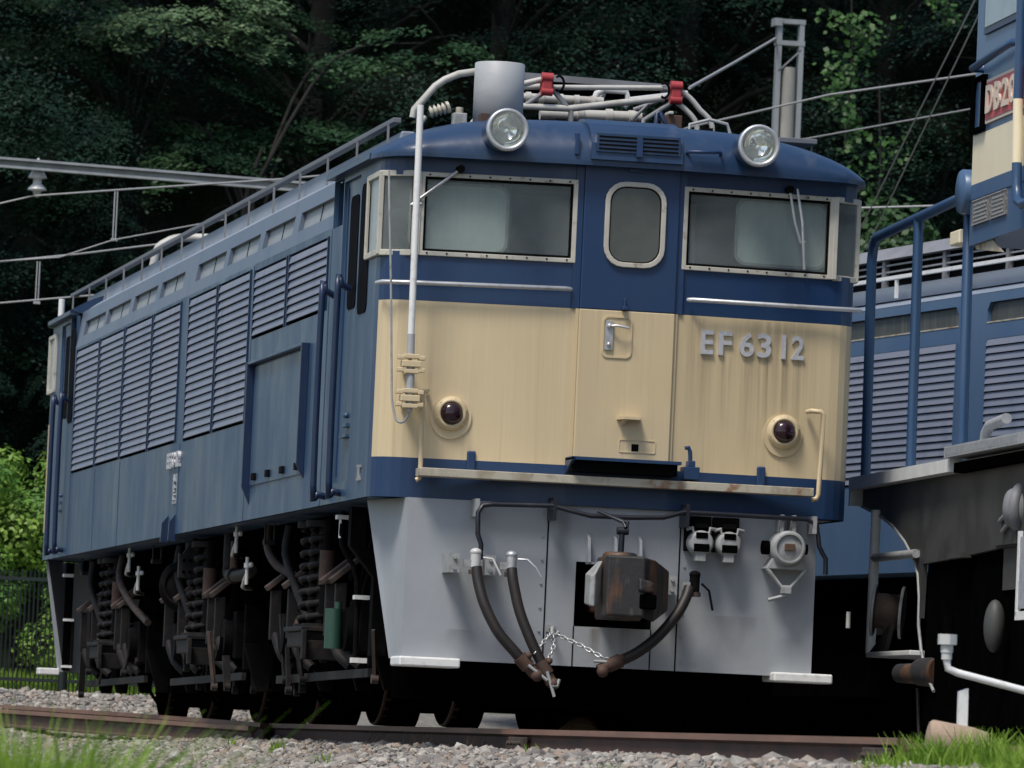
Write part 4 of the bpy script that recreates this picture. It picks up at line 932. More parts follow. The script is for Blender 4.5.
# underframe mass: motors, tanks, sills
m = MB(); m.box(-1.0, 1.0, .45, L - .45, 1.0, ZB - .002, 0); m.box(-.40, .40, .6, L - .6, .22, 1.0, 0); m.box(-1.1, 1.1, .5, L - .5, 1.18, ZB - .004, 0)
m.box(-.95, .95, 5.25, 6.3, .42, 1.1, 0); m.box(-.95, .95, 10.7, 11.6, .42, 1.1, 0)
for yc in (3.35, 8.5, 13.6):
    for yy in (-.62, .62): m.box(-.42, .42, yc + yy - .42, yc + yy + .42, .115, .8, 0)
    m.box(-.95, .95, yc - 2.0, yc - 1.95, .20, .8, 0)
m.box(-.42, .42, .55, 1.30, .13, .9, 0); m.box(-1.12, 1.12, .72, .78, .15, 1.2, 0); m.box(-.42, .42, 5.2, 6.6, .13, .5, 0); m.box(-.42, .42, 10.4, 11.8, .13, .5, 0)
lp(m, 'underframe', ['black_iron'])
def wheelset(b, y):
    m = MB()
    for sx in (-1, 1):
        x0 = sx * .50
        m.lathe([(.10, -.07), (.46, -.06), (.485, -.065), (.56, -.065), (.56, .052), (.588, .062), (.588, .085), (.47, .08), (.44, .03), (.10, .05)], (x0, y, .562), (-sx, 0, 0), 36, 0)
    m.cyl((-.72, y, .562), (.72, y, .562), .085, n=12, mi=0)
    return lp(m, 'wheelset', ['black_iron'], b)
def bogie(yc):
    m = MB()
    for sx in (-1, 1):
        xa = sx * 1.02
        prof = [(-1.95, .80), (-1.95, .93), (-1.1, .95), (-.6, .72), (.6, .72), (1.1, .95), (1.95, .93), (1.95, .80), (1.25, .78), (.7, .50), (-.7, .50), (-1.25, .78)]
        m.prism(prof, lambda a, z, d, xa=xa: (xa + d, yc + a, z), -.07, .07, 0)
    for yy in (-.3, .3): m.box(-1.0, 1.0, yc + yy - .12, yc + yy + .12, .48, .74, 0)
    for yy in (-1.93, 1.93): m.box(-1.0, 1.0, yc + yy - .05, yc + yy + .05, .78, .92, 0)
    b = lp(m, 'bogie', ['black_iron'])
    for yy in (-1.25, 1.25): wheelset(b, yc + yy)
    for yy in (-1.25, 1.25):
        for xa in (-1.0, 1.0):
            m = MB(); m.box(xa - .14, xa + .14, yc + yy - .19, yc + yy + .19, .42, .74, 0); m.cyl((xa, yc + yy, .56), (xa + math.copysign(.20, xa), yc + yy, .56), .13, n=18, mi=0)
            for q in (-.26, .26): m.box(xa - .09, xa + .09, yc + yy + q - .03, yc + yy + q + .03, .34, .82, 0)
            lp(m, 'axle_box', ['dark_iron'], b, .01)
    for xa in (-1.17, 1.17):
        for yy in (-.17, .17):
            m = MB(); m.coil((xa, yc + yy, .60), .080, .021, .60, 7.5, 7); m.cyl((xa, yc + yy, .58), (xa, yc + yy, .605), .12, n=16); m.cyl((xa, yc + yy, 1.20), (xa, yc + yy, 1.24), .12, n=16); m.cyl((xa, yc + yy, .58), (xa, yc + yy, 1.2), .035, n=8)
            lp(m, 'coil_spring', ['spring_iron'], b)
        m = MB(); m.box(xa - .15, xa + .15, yc - .36, yc + .36, .555, .585); m.box(xa - .13, xa + .13, yc - .32, yc + .32, .46, .555); m.box(xa - .15, xa - .12, yc - .42, yc - .36, .38, .56)
        m.box(xa - .13, xa + .13, yc - .34, yc - .30, .38, .50); lp(m, 'spring_plank', ['spring_iron'], b, .006)
    # damper with rusty band beside the spring
    m = MB(); m.cyl((-1.19, yc - .45, .66), (-1.19, yc - .45, 1.0), .042, n=12, mi=0); m.cyl((-1.19, yc - .45, .84), (-1.19, yc - .45, 1.05), .050, n=12, mi=1); m.cyl((-1.19, yc - .45, 1.05), (-1.19, yc - .45, 1.24), .030, n=10, mi=0); lp(m, 'damper', ['dark_iron', 'rust'], b)
    # brake rigging: tilted dusty plates and hangers
    for yy in (-.78, -1.15, .72, 1.45):
        y = yc + yy
        m = MB(); m.hexa([(-1.26, y, .83), (-1.10, y, .97), (-1.10, y + .10, .97), (-1.26, y + .10, .83)], [(-1.28, y, .86), (-1.11, y, 1.00), (-1.11, y + .10, 1.00), (-1.28, y + .10, .86)], 0)
        m.box(-1.24, -1.17, y + .02, y + .07, .52, .84, 1); m.tube([(-1.2, y + .04, .55), (-1.17, y - .10, .42), (-1.1, y - .2, .34)], .032, 8, 1, 3)
        lp(m, 'brake_hanger', ['rust_dust', 'spring_iron'], b, .006)
    for yy in (-1.72, -.72, .72, 1.72):
        y = yc + yy; m = MB(); m.hexa([(-.60, y - .05, .30), (-.48, y - .05, .30), (-.48, y + .05, .30), (-.60, y + .05, .30)], [(-.64, y - .05, .72), (-.48, y - .05, .72), (-.48, y + .05, .72), (-.64, y + .05, .72)]); lp(m, 'brake_block', ['spring_iron'], b)
        m = MB(); m.hexa([(-1.02, y - .03, .20), (-.94, y - .03, .20), (-.94, y + .03, .20), (-1.02, y + .03, .20)], [(-1.12, y - .03, .52), (-.90, y - .03, .52), (-.90, y + .03, .52), (-1.12, y + .03, .52)]); lp(m, 'guard_bracket', ['dark_iron'], b, .006)
    # clutter of rods, cables and hangers low on the bogie
    q = random.Random(int(yc * 10))
    for k in range(9):
        y = yc + q.uniform(-1.9, 1.9); x = q.uniform(-1.24, -.98); z0 = q.uniform(.18, .45); z1 = z0 + q.uniform(.15, .5)
        m = MB(); m.bar((x, y, z0), (x + q.uniform(-.06, .06), y + q.uniform(-.12, .12), z1), q.uniform(.02, .05), .02); m.cyl((x - .02, y, z0), (x + .02, y, z0), .028, n=8); lp(m, 'brake_link', [q.choice(['spring_iron', 'spring_iron', 'rust_dust'])], b)
    for k in range(4):
        y = yc + q.uniform(-1.8, 1.2); x = q.uniform(-1.26, -1.05); z0 = q.uniform(.7, 1.15)
        m = MB(); m.tube([(x, y, z0), (x - .03, y + .12, z0 - q.uniform(.15, .35)), (x, y + .35, z0 - q.uniform(.2, .45)), (x + .05, y + .6, z0 - q.uniform(0, .25))], q.uniform(.010, .018), 6, 0, 4); lp(m, 'cable', [q.choice(['spring_iron', 'dark_iron'])], b)
    m = MB(); m.bar((-1.12, yc - 1.8, .30), (-1.12, yc + 1.8, .27), .03, .05); lp(m, 'pull_rod', ['spring_iron'], b)
    for yy in (-1.25, 1.25):
        m = MB(); m.lathe([(.545, .0), (.555, .004), (.559, .012), (.559, .05)], (-.585, yc + yy, .562), (1, 0, 0), 40); lp(m, 'tyre', ['rust'], b)
    # sand pipe and small pipes
    for yy in (-1.95, 1.95):
        s = math.copysign(1, yy); m = MB(); m.tube([(-1.05, yc + yy - s * .25, 1.15), (-1.0, yc + yy - s * .2, .75), (-.75, yc + yy - s * .2, .40), (-.56, yc + yy - s * .28, .14)], .016, 6, 0, 4); lp(m, 'sand_pipe', ['black_iron'], b)
    m = MB(); m.cyl((-1.10, yc - 1.0, .60), (-1.10, yc - .62, .60), .10, n=16); m.cyl((-1.10, yc - .62, .60), (-1.10, yc - .50, .60), .03, n=8); lp(m, 'brake_cylinder', ['rust_dust'], b)
    m = MB(); m.cyl((-1.10, yc + .6, .60), (-1.10, yc + .95, .60), .10, n=16); lp(m, 'brake_cylinder', ['rust_dust'], b)
    m = MB(); m.tube([(-1.22, yc + .95, 1.24), (-1.24, yc + .93, 1.05), (-1.20, yc + .6, .80), (-1.15, yc + .4, .62)], .028, 8, 0, 4); lp(m, 'air_hose', ['spring_iron'], b)
    return b
for yc in (3.35, 8.5, 13.6): bogie(yc)
# pipes, white isolating cocks and odd fittings hung under the sill
for (y, z) in ((11.93, 1.19), (11.35, 1.04), (6.30, 1.20), (5.75, .98)):
    m = MB(); m.cyl((-1.27, y, z - .09), (-1.27, y, z + .09), .013, n=8); m.cyl((-1.27, y, z + .02), (-1.27, y, z + .05), .022, n=8); m.ball((-1.25, y - .04, z + .04), .018, 6); m.tube([(-1.27, y, z - .02), (-1.25, y + .3, z - .1), (-1.15, y + .6, z - .1)], .014, 6, 0, 2); lp(m, 'isolating_cock', ['porcelain'])
m = MB(); m.tube([(-1.22, 6.95, 1.26), (-1.22, 6.95, 1.05), (-1.22, 6.85, .97), (-1.22, 6.1, .97), (-1.22, 5.9, .99)], .042, 8, 0, 3); m.cyl((-1.22, 6.75, .97), (-1.22, 6.65, .97), .055, n=10); m.cyl((-1.22, 6.7, 1.0), (-1.22, 6.7, 1.20), .03, n=8, mi=1); lp(m, 'air_pipe', ['spring_iron', 'rust'])
m = MB(); m.lathe([(.0005, .02), (.17, .02), (.19, -.02), (.19, -.1)], (-1.2, 9.4, .95), (-.5, -.85, 0), 24); m.lathe([(.14, .03), (.12, .035), (.12, .02)], (-1.2, 9.4, .95), (-.5, -.85, 0), 24); lp(m, 'motor_blower', ['dark_iron'])
m = MB(); m.box(-1.34, -1.20, 8.60, 8.66, .99, 1.16); m.hexa([(-1.31, 8.60, 1.16), (-1.21, 8.60, 1.16), (-1.21, 8.66, 1.16), (-1.31, 8.66, 1.16)], [(-1.24, 8.60, 1.27), (-1.2, 8.60, 1.27), (-1.2, 8.66, 1.27), (-1.24, 8.66, 1.27)])
for dx in (-.045, .0):
    for dz in (1.03, 1.11): m.cyl((-1.26 + dx, 8.59, dz), (-1.26 + dx, 8.60, dz), .012, n=6, mi=1)
lp(m, 'hanger_plate', ['spring_iron', 'black_iron'])
m = MB(); m.hexa([(-1.23, 7.2, .40), (-.95, 7.2, .40), (-.95, 7.35, .40), (-1.23, 7.35, .40)], [(-1.12, 7.2, 1.0), (-.95, 7.2, 1.0), (-.95, 7.35, 1.0), (-1.12, 7.35, 1.0)]); lp(m, 'splash_plate', ['black_iron'])
for y in (5.0, 10.55, 14.9):
    m = MB(); m.box(-1.275, -1.265, y, y + .02, 1.16, 1.27); m.box(-1.215, -1.205, y, y + .02, 1.16, 1.27); m.box(-1.275, -1.205, y, y + .08, 1.135, 1.165); lp(m, 'strap_hanger', ['spring_iron'])
for pts in ([(-1.2, 5.3, 1.26), (-1.22, 5.2, 1.12), (-1.2, 4.9, 1.0), (-1.1, 4.6, .92)], [(-1.2, 12.9, 1.24), (-1.24, 12.7, 1.05), (-1.2, 12.2, .86), (-1.15, 11.6, .72)]):
    m = MB(); m.tube(pts, .028, 8, 0, 3); lp(m, 'drain_pipe', ['rust_dust'])
# ladder upright with white pegs near the front, and the one at the rear
m = MB(); m.hexa([(-1.14, 1.45, .40), (-1.05, 1.45, .40), (-1.05, 1.55, .40), (-1.14, 1.55, .40)], [(-1.14, 1.45, .86), (-1.05, 1.45, .86), (-1.05, 1.55, .86), (-1.14, 1.55, .86)], 0); m.hexa([(-1.14, 1.45, .86), (-1.05, 1.45, .86), (-1.05, 1.55, .86), (-1.14, 1.55, .86)], [(-1.29, 1.45, 1.04), (-1.20, 1.45, 1.04), (-1.20, 1.55, 1.04), (-1.29, 1.55, 1.04)], 0); m.box(-1.29, -1.20, 1.45, 1.55, 1.04, 1.27, 0); m.tube([(-1.30, 1.7, 1.25), (-1.30, 1.7, 1.05), (-1.20, 1.7, .85), (-1.19, 1.7, .35)], .016, 6, 0, 3); st = lp(m, 'step_ladder', ['dark_iron'])
m = MB(); m.box(-1.34, -1.24, 1.66, 1.74, 1.20, 1.225); m.box(-1.22, -1.13, 1.62, 1.70, .73, .755); m.box(-1.22, -1.13, 1.62, 1.70, .355, .385); m.cyl((-1.31, 1.70, 1.09), (-1.31, 1.70, 1.20), .013, n=6); lp(m, 'rung', ['white_paint'], st)
m = MB(); m.cyl((-1.26, 2.12, .44), (-1.26, 2.12, .68), .052, n=14); m.cyl((-1.24, 2.10, .68), (-1.24, 2.10, .72), .02, n=8); lp(m, 'oil_can', ['green_can'])
m = MB(); m.box(-1.26, -1.20, L - .9, L - .84, .38, 1.26, 0); m.box(-1.30, -1.22, L - 1.05, L - .95, 1.14, 1.165, 1); m.box(-1.28, -1.20, L - 1.05, L - .95, .78, .80, 1); m.box(-1.28, -1.20, L - 1.05, L - .95, .40, .42, 1); m.box(-1.21, -1.19, L - 1.02, L - .98, .40, .80, 2); lp(m, 'step_ladder', ['black_iron', 'white_paint', 'dark_iron'])

# ---------------------------------------------------------------- the second electric locomotive, behind at the right
yaw2 = R(-7.2837); d2 = Vector((sin(yaw2), cos(yaw2), 0)); n2 = Vector((cos(yaw2), -sin(yaw2), 0)); A2 = Vector((3.7476, 9.9319, 0))
front2 = A2 - d2 * 6.9 + n2 * 1.4
loco2 = thing('electric_locomotive', 'second blue electric locomotive with long dark vent windows, partly hidden behind railings', 'locomotive', front2, -yaw2)
S = lambda s: 6.9 - s
m = MB()
lv2 = [(S(4.9), S(2.66)), (S(2.13), S(-.25)), (S(-.35), S(-2.7)), (S(-2.8), S(-5.1)), (S(-5.2), S(-7.6))]
wall_grid(m, [.05, 16.9], [1.285, 3.225], [(a, b_, 1.93, 2.895) for a, b_ in lv2] + [(a, b_, 3.01, 3.155) for a, b_ in lv2], lambda a, z, d: (-1.4 + d, a, z), .05, 0)
m.quad((1.4, .05, 1.285), (1.4, 16.9, 1.285), (1.4, 16.9, 3.225), (1.4, .05, 3.225), 0)
for y in (.05, 16.9): m.quad((-1.4, y, 1.285), (1.4, y, 1.285), (1.4, y, 3.225), (-1.4, y, 3.225), 0)
m.box(-1.36, 1.36, .1, 16.8, 1.287, 1.30, 0)
m.build('body', ['db_blue'], loco2)
for (a, b_) in lv2:
    m = MB(); m.box(-1.352, -1.349, a, b_, 1.93, 2.895, 1); n = 18; pitch = .955 / n
    for k in range(n):
        zb = 1.935 + k * pitch
        m.hexa([(-1.411, a + .010, zb + pitch * .20), (-1.405, a + .010, zb + pitch * .16), (-1.393, a + .010, zb + pitch * 1.06), (-1.398, a + .010, zb + pitch * 1.06)], [(-1.411, b_ - .010, zb + pitch * .20), (-1.405, b_ - .010, zb + pitch * .16), (-1.393, b_ - .010, zb + pitch * 1.06), (-1.398, b_ - .010, zb + pitch * 1.06)], 0)
    for (ya, yb) in ((a, a + .012), (b_ - .012, b_)): m.box(-1.412, -1.352, ya, yb, 1.93, 2.895, 2)
    m.build('louvre_panel', ['louvre_blue', 'black_gap', 'db_blue'], loco2)
    m = MB(); m.box(-1.374, -1.368, a, b_, 3.01, 3.155, 0)
    for (yc_, sg) in ((a, 1), (b_, -1)):
        m.hexa([(-1.402, yc_, 3.155), (-1.402, yc_ + sg * .05, 3.155), (-1.402, yc_, 3.10)], [(-1.37, yc_, 3.155), (-1.37, yc_ + sg * .05, 3.155), (-1.37, yc_, 3.10)], 1)
    m.box(-1.404, -1.38, a, b_, 3.008, 3.018, 2); m.build('vent_window', ['dark_vent', 'db_blue', 'cream_dirty'], loco2)
m = MB(); xs_ = [1.402 * sin(pi / 2 * k / 16) for k in range(-16, 17)]
r0 = [(x, .05, 3.225 + .25 * (1 - (abs(x) / 1.402) ** 2.3)) for x in xs_]; r1 = [(x, 16.9, z) for x, y, z in r0]; n = len(xs_)
m.add(r0 + r1, [(j, j + 1, n + j + 1, n + j) for j in range(n - 1)], 0, True); m.add(r0, [tuple(range(n))], 0); m.add(r1, [tuple(range(n))], 0); m.box(-1.24, -1.2, .5, 16.4, 3.30, 3.405, 0)
m.build('roof', ['roof_skylit'], loco2)
m = MB(); m.box(-1.33, -1.30, .6, 16.3, 3.440, 3.466, 0)
for k in range(12): m.box(-1.325, -1.305, .8 + k * 1.35, .83 + k * 1.35, 3.30, 3.44, 0)
m.build('roof_rail', ['white_paint'], loco2)
m = MB(); m.hexa([(-1.10, 1, 3.645), (-.95, 1, 3.76), (.9, 1, 3.76), (.9, 1, 3.645)], [(-1.10, 16, 3.645), (-.95, 16, 3.76), (.9, 16, 3.76), (.9, 16, 3.645)], 0); m.box(-1.02, .85, 1.1, 15.9, 3.44, 3.645, 1)
for z in (3.50, 3.55, 3.60): m.box(-1.06, -1.04, 1, 16, z, z + .012, 2)
for k in range(13): m.box(-1.07, -1.03, 1.1 + k * 1.2, 1.15 + k * 1.2, 3.42, 3.645, 0)
m.build('roof_monitor', ['roof_grey', 'black_gap', 'steel_grey'], loco2)
m = MB(); m.box(-1.0, 1.0, .3, 16.6, .9, 1.284, 0); m.box(-.45, .45, .5, 16.4, .06, .9, 0); m.box(-1.1, 1.1, 7.0, 9.6, .40, 1.0, 0)
m.build('underframe', ['black_iron'], loco2)
for yc in (3.2, 13.4):
    m = MB()
    for sx in (-1, 1): m.prism([(-1.9, .72), (-1.9, .9), (1.9, .9), (1.9, .72), (.8, .5), (-.8, .5)], lambda a, z, d, sx=sx: (sx * 1.02 + d, yc + a, z), -.07, .07, 0)
    b2 = m.build('bogie', ['black_iron'], loco2)
    for yy in (-1.3, 1.3):
        w = MB()
        for sx in (-1, 1): w.lathe([(.10, -.07), (.56, -.065), (.56, .052), (.588, .062), (.588, .085), (.10, .05)], (sx * .5, yc + yy, .562), (-sx, 0, 0), 28, 0)
        w.cyl((-.9, yc + yy, .562), (.9, yc + yy, .562), .085, n=12); w.build('wheelset', ['black_iron'], b2)
m = MB(); m.box(-1.30, -1.18, S(.5), S(.35), .85, .95, 0); m.cyl((-1.28, S(-.1), .90), (-1.28, S(-.1), 1.02), .018, n=8, mi=1); m.build('isolating_cock', ['spring_iron', 'porcelain'], loco2)

# ---------------------------------------------------------------- the diesel locomotive at the right edge (x' = into the machine, y' = -s away from the deck end)
db = thing('diesel_locomotive', 'blue diesel locomotive with red DB20 number plate and railed end deck at right edge', 'locomotive', (1.7736, 1.7163, 0), R(-2.4713))
def B(s0, s1, x0, x1, z0, z1, mb, mi=0): return mb.box(x0, x1, -s1, -s0, z0, z1, mi)
END = 8.2
m = MB(); B(0, 2.84, .0, .07, 1.537, 1.610, m); B(0, .05, .003, 2.5, 1.44, 1.608, m); m.build('deck_edge', ['deck_white'], db)
m = MB(); B(.05, END, .07, 2.5, 1.585, 1.603, m); B(2.82, END, -.03, 2.5, 1.612, 1.674, m)
for k in range(60):
    s = 2.86 + k * .03
    m.hexa([(-.034, -s, 1.625), (-.03, -s, 1.625), (-.03, -s - .012, 1.625), (-.034, -s - .012, 1.625)], [(-.034, -s - .01, 1.665), (-.03, -s - .01, 1.665), (-.03, -s - .022, 1.665), (-.034, -s - .022, 1.665)])
m.build('deck', ['deck_grey'], db)
m = MB(); B(2.86, END, .02, 2.4, 1.53, 1.585, m); B(.3, END, .5, 2.2, 1.40, 1.53, m); B(1.84, END, .115, 2.0, .12, 1.40, m); m.build('main_frame', ['black_iron'], db)
m = MB()
pl = [(.03, 1.537), (.03, 1.44), (.55, 1.375), (.985, 1.295), (1.35, 1.19), (1.6, 1.09), (1.75, 1.0), (1.80, .88), (1.81, .72), (1.83, 1.05), (2.68, 1.06), (2.68, 1.10), (4.2, 1.07), (END, 1.07), (END, 1.53)]
pl = [(.03, 1.537), (.03, 1.44), (.55, 1.375), (.985, 1.295), (1.35, 1.19), (1.6, 1.09), (1.74, .99), (1.80, .86), (1.805, .74), (1.82, .74), (1.85, 1.05), (2.68, 1.06), (3.9, 1.09), (END, 1.09), (END, 1.53)]
m.prism(pl, lambda s, z, d: (.08 + d, -s, z), 0, .03, 0); m.build('frame_plate', ['db_frame'], db)
m = MB(); m.tube([(.08, -.03, 1.44), (.08, -.55, 1.372), (.08, -.985, 1.292), (.08, -1.35, 1.187), (.08, -1.6, 1.087), (.08, -1.74, .99), (.08, -1.80, .86), (.08, -1.81, .70), (.09, -1.86, .56), (.10, -1.98, .42), (.10, -2.2, .32)], .010, 6); m.build('frame_edge', ['steel_grey'], db)
# railing
def tube_part(name, pts, r, mat, n=10, sm=0, par=db):
    m = MB(); m.tube([(x, -s, z) for s, x, z in pts], r, n, 0, sm); return m.build(name, [mat], par)
rl = tube_part('handrail', [(.30, .04, 1.60), (.22, .04, 2.90), (.25, .04, 2.99), (.34, .04, 3.04), (2.68, .04, 3.085), (2.82, .04, 3.07), (2.90, .04, 2.98), (2.97, .04, 1.62)], .031, 'db_rail')
tube_part('post', [(1.60, .04, 1.60), (1.54, .04, 3.06)], .030, 'db_rail', par=rl)
tube_part('grab_pipe', [(3.17, .12, 1.68), (3.19, .12, 1.74), (3.28, .12, 1.78), (3.7, .12, 1.80)], .030, 'deck_grey')
# cab over the deck
m = MB(); B(3.11, END, 0, 2.3, 2.778, 3.115, m, 0); B(3.11, END, 0, 2.3, 3.115, 3.388, m, 1); B(3.11, END, 0, 2.3, 3.388, 4.35, m, 0); m.build('cab', ['db_blue', 'db_cream'], db)
m = MB(); B(3.11, END, -.004, 0, 3.025, 3.031, m); m.build('seam_strip', ['db_dark_blue'], db)
m = MB(); B(3.03, END + .05, -.05, 2.35, 4.35, 4.42, m); m.build('cab_roof', ['db_blue'], db, .01)
m = MB(); B(3.34, 4.8, -.015, 0, 3.93, 4.32, m, 0); B(3.38, 4.76, -.02, -.015, 3.965, 4.28, m, 1); m.build('cab_window', ['db_dark_blue', 'side_pane'], db)
m = MB(); B(3.95, END, .35, 2.0, 1.675, 2.777, m, 0); B(3.90, 3.97, .30, .36, 1.675, 2.777, m, 0); B(4.0, 4.3, .32, .35, 1.85, 2.02, m, 1); B(4.02, 4.06, .31, .35, 1.83, 2.06, m, 0); m.build('bonnet', ['db_dark_blue', 'db_rail'], db, .004)
m = MB(); m.hexa([(.02, -3.18, 2.777), (.02, -3.62, 2.777), (.03, -3.62, 2.777), (.03, -3.18, 2.777)], [(.02, -3.20, 2.755), (.02, -3.88, 2.69), (.03, -3.88, 2.69), (.03, -3.20, 2.755)]); m.build('gusset', ['cream_dirty'], db)
# number plate and letters
m = MB(); B(3.455, 5.1, -.012, 0, 3.425, 3.668, m, 0); B(3.475, 5.08, -.016, -.012, 3.443, 3.650, m, 1); npl = m.build('number_plate', ['plate_cream', 'plate_red'], db)
pf2 = lambda a, z, d: (-.016 - d, -a, z)
for ch, a, b_ in (('D', 3.505, 3.68), ('B', 3.715, 3.86), ('2', 3.895, 4.045), ('0', 4.075, 4.24)):
    v, f = glyph(ch, a, b_, 3.475, 3.63, pf2, .012, .03); q = MB(); q.add(v, f); q.build('letter', ['plate_cream'], npl)
for (a, b_) in ((3.20, 3.625), (3.655, 4.04)):
    m = MB(); B(a, b_, -.010, 0, 2.882, 3.02, m, 0)
    for (p, q, z0, z1) in ((a, b_, 2.882, 2.888), (a, b_, 3.014, 3.02)): B(p, q, -.014, -.01, z0, z1, m, 1)
    for k in range(5): B(a + .05, b_ - .05 - .03 * (k % 2), -.013, -.01, 2.90 + k * .022, 2.91 + k * .022, m, 1)
    m.build('builder_plate', ['plate_old', 'steel_grey'], db)
# marker frame at the corner
m = MB(); ring(m, [(3.13, 3.395), (3.43, 3.395), (3.43, 3.705), (3.13, 3.705)], [(3.175, 3.42), (3.385, 3.42), (3.385, 3.68), (3.175, 3.68)], lambda s, z, d: (-.005 - d, -s, z), -.005, .025, 0); B(3.17, 3.39, -.008, 0, 3.415, 3.685, m, 1); m.build('marker_bracket', ['black_iron', 'db_rail'], db, .006)
tube_part('grab_bar', [(3.30, .0, 3.745), (3.30, -.06, 3.745), (4.15, -.06, 3.785), (4.25, -.05, 3.79), (4.28, .0, 3.79)], .022, 'db_rail')
tube_part('hand_pipe', [(4.45, -.06, 4.3), (4.47, -.06, 3.46)], .028, 'db_rail')
tube_part('hand_pipe', [(4.47, -.06, 3.46), (4.50, -.06, 3.115)], .028, 'db_cream')
tube_part('hand_pipe', [(4.50, -.06, 3.115), (4.515, -.06, 2.99), (4.56, -.06, 2.91), (4.67, -.06, 2.88), (5.2, -.06, 2.88)], .028, 'db_rail')
m = MB(); m.lathe([(.0005, 0), (.115, .0), (.125, .015), (.125, .20), (.0005, .21)], (-.04, -2.99, 3.09), (1, 0, 0), 28); m.build('horn_drum', ['db_blue'], db)
m = MB(); B(2.60, 2.84, .0, .12, 2.815, 2.895, m); m.build('lamp_block', ['db_cream'], db, .008)
# steps at the deck end
st = tube_part('step_post', [(.565, .06, 1.40), (.56, .06, .55)], .030, 'deck_white', 8)
m = MB(); B(.53, 1.78, .04, .34, .525, .555, m, 0); m.hexa([(.05, -.55, .555), (.05, -1.0, .555), (.08, -1.0, .555), (.08, -.55, .555)], [(.05, -.62, .57), (.05, -1.15, .72), (.08, -1.15, .72), (.08, -.62, .57)], 1); m.build('step', ['deck_white', 'spring_iron'], st, .005)
tube_part('step_rung', [(.58, .06, 1.115), (1.76, .06, 1.11)], .026, 'steel_grey', 8, 0, st)
# cable drum under the deck, buffer, springs and pipes in the dark
m = MB(); m.lathe([(.0005, .0), (.10, .0), (.105, .02), (.105, .15), (.0005, .16)], (.02, -.80, .80), (1, -.30, -.06), 26); cd = m.build('cable_drum', ['rust_dust'], db)
for t0 in (0, .165):
    m = MB(); m.lathe([(.02, t0 - .004), (.148, t0 - .004), (.152, t0), (.152, t0 + .006), (.148, t0 + .010), (.02, t0 + .010)], (.02, -.80, .80), (1, -.30, -.06), 30, 0); m.lathe([(.149, t0 - .006), (.156, t0 - .002), (.156, t0 + .008), (.149, t0 + .012)], (.02, -.80, .80), (1, -.30, -.06), 30, 1); m.build('drum_flange', ['dark_iron', 'steel_grey'], cd)
m = MB(); m.cyl((.0, -1.72, .42), (.08, -1.92, .42), .055, .062, n=18); m.cyl((.08, -1.92, .43), (.16, -2.1, .43), .08, .09, n=18); m.tube([(.1, -1.75, .34), (.12, -1.76, .05)], .010, 6); m.tube([(.25, -2.0, .34), (.25, -1.98, .05)], .010, 6); m.tube([(.2, -2.0, .36), (.2, -2.25, .28), (.22, -2.45, .36)], .02, 6, 0, 3); m.build('axle_end', ['coupler_iron'], db)
for yy in (3.3, 6.6):
    w = MB()
    for x in (.62, 1.75): w.lathe([(.10, -.05), (.44, -.05), (.47, -.02), (.47, .05), (.49, .06), (.49, .085), (.10, .07)], (x, -yy, .49), (1, 0, 0), 30)
    w.cyl((.2, -yy, .49), (2.1, -yy, .49), .08, n=12); w.build('wheelset', ['black_iron'], db)
m = MB()
for k in range(6): B(3.2 + k * .10, 4.3 - k * .02, .30, .40, .86 - k * .022 + .15, .875 - k * .022 + .15, m)
m.build('leaf_spring', ['dark_iron'], db)
m = MB(); m.lathe([(.0005, -.02), (.10, -.02), (.11, 0), (.11, .18), (.0005, .2)], (.06, -4.22, 1.29), (.8, -.6, 0), 24); m.lathe([(.115, .02), (.135, .03), (.135, .07), (.115, .08)], (.06, -4.22, 1.29), (.8, -.6, 0), 24); m.tube([(.05, -4.15, 1.27), (.05, -3.95, 1.23)], .014, 6); m.tube([(.05, -4.2, 1.22), (.05, -4.02, 1.17)], .014, 6); m.build('air_filter', ['roof_grey'], db)
m = MB(); m.ball((.02, -4.05, .66), .13, 10, 0, (.45, .55, 1.1)); m.build('oil_box_cover', ['db_frame'], db)
m = MB(); B(3.85, 4.4, .1, .3, .86, 1.1, m); m.hexa([(.06, -3.75, 1.10), (.06, -4.3, 1.10), (.08, -4.3, 1.10), (.08, -3.75, 1.10)], [(.06, -3.95, 1.28), (.06, -4.3, 1.34), (.08, -4.3, 1.34), (.08, -3.95, 1.28)]); m.build('spring_hanger', ['db_frame'], db)
m = MB(); B(2.68, 3.1, .04, .09, 1.055, 1.085, m); m.build('ledge', ['db_frame'], db)
m = MB(); B(4.70, 4.74, -.02, .0, .70, 1.15, m, 1); B(4.74, 6.0, -.015, .0, .74, 1.12, m, 0); B(4.70, 6.0, -.02, .0, .68, .725, m, 1); m.build('tool_box', ['deck_grey', 'white_paint'], db)

# ---------------------------------------------------------------- things standing on the ground in front
wp = thing('water_pipe', 'white pipe with nut fitting running down to the right', 'pipe', (-.27, -8.54, -.14))
m = MB(); m.tube([(-.27, -8.54, .35), (-.262, -8.54, .312), (-.22, -8.545, .295), (.07, -8.58, .232), (.60, -8.6, .11), (.8, -8.6, -.12)], .0165, 10); m.v = [(x + .27, y + 8.54, z + .14) for x, y, z in m.v]; m.build('pipe', ['white_paint'], wp)
m = MB(); m.cyl((0, 0, .52), (0, 0, .555), .028, n=8); m.cyl((0, 0, .555), (0, 0, .60), .044, n=6); m.cyl((0, 0, .49), (0, 0, .525), .024, n=8); m.build('nut', ['porcelain'], wp, .003)
m = MB(); m.cyl((0, 0, .60), (0, 0, .68), .025, n=10); m.build('neck', ['black_iron'], wp)
m = MB(); m.lathe([(.0005, 0), (.03, .02), (.045, .12), (.03, .16), (.0005, .17)], (.42, -.1, .25), (1, 0, .1), 14); m.build('elbow', ['deck_grey'], wp)
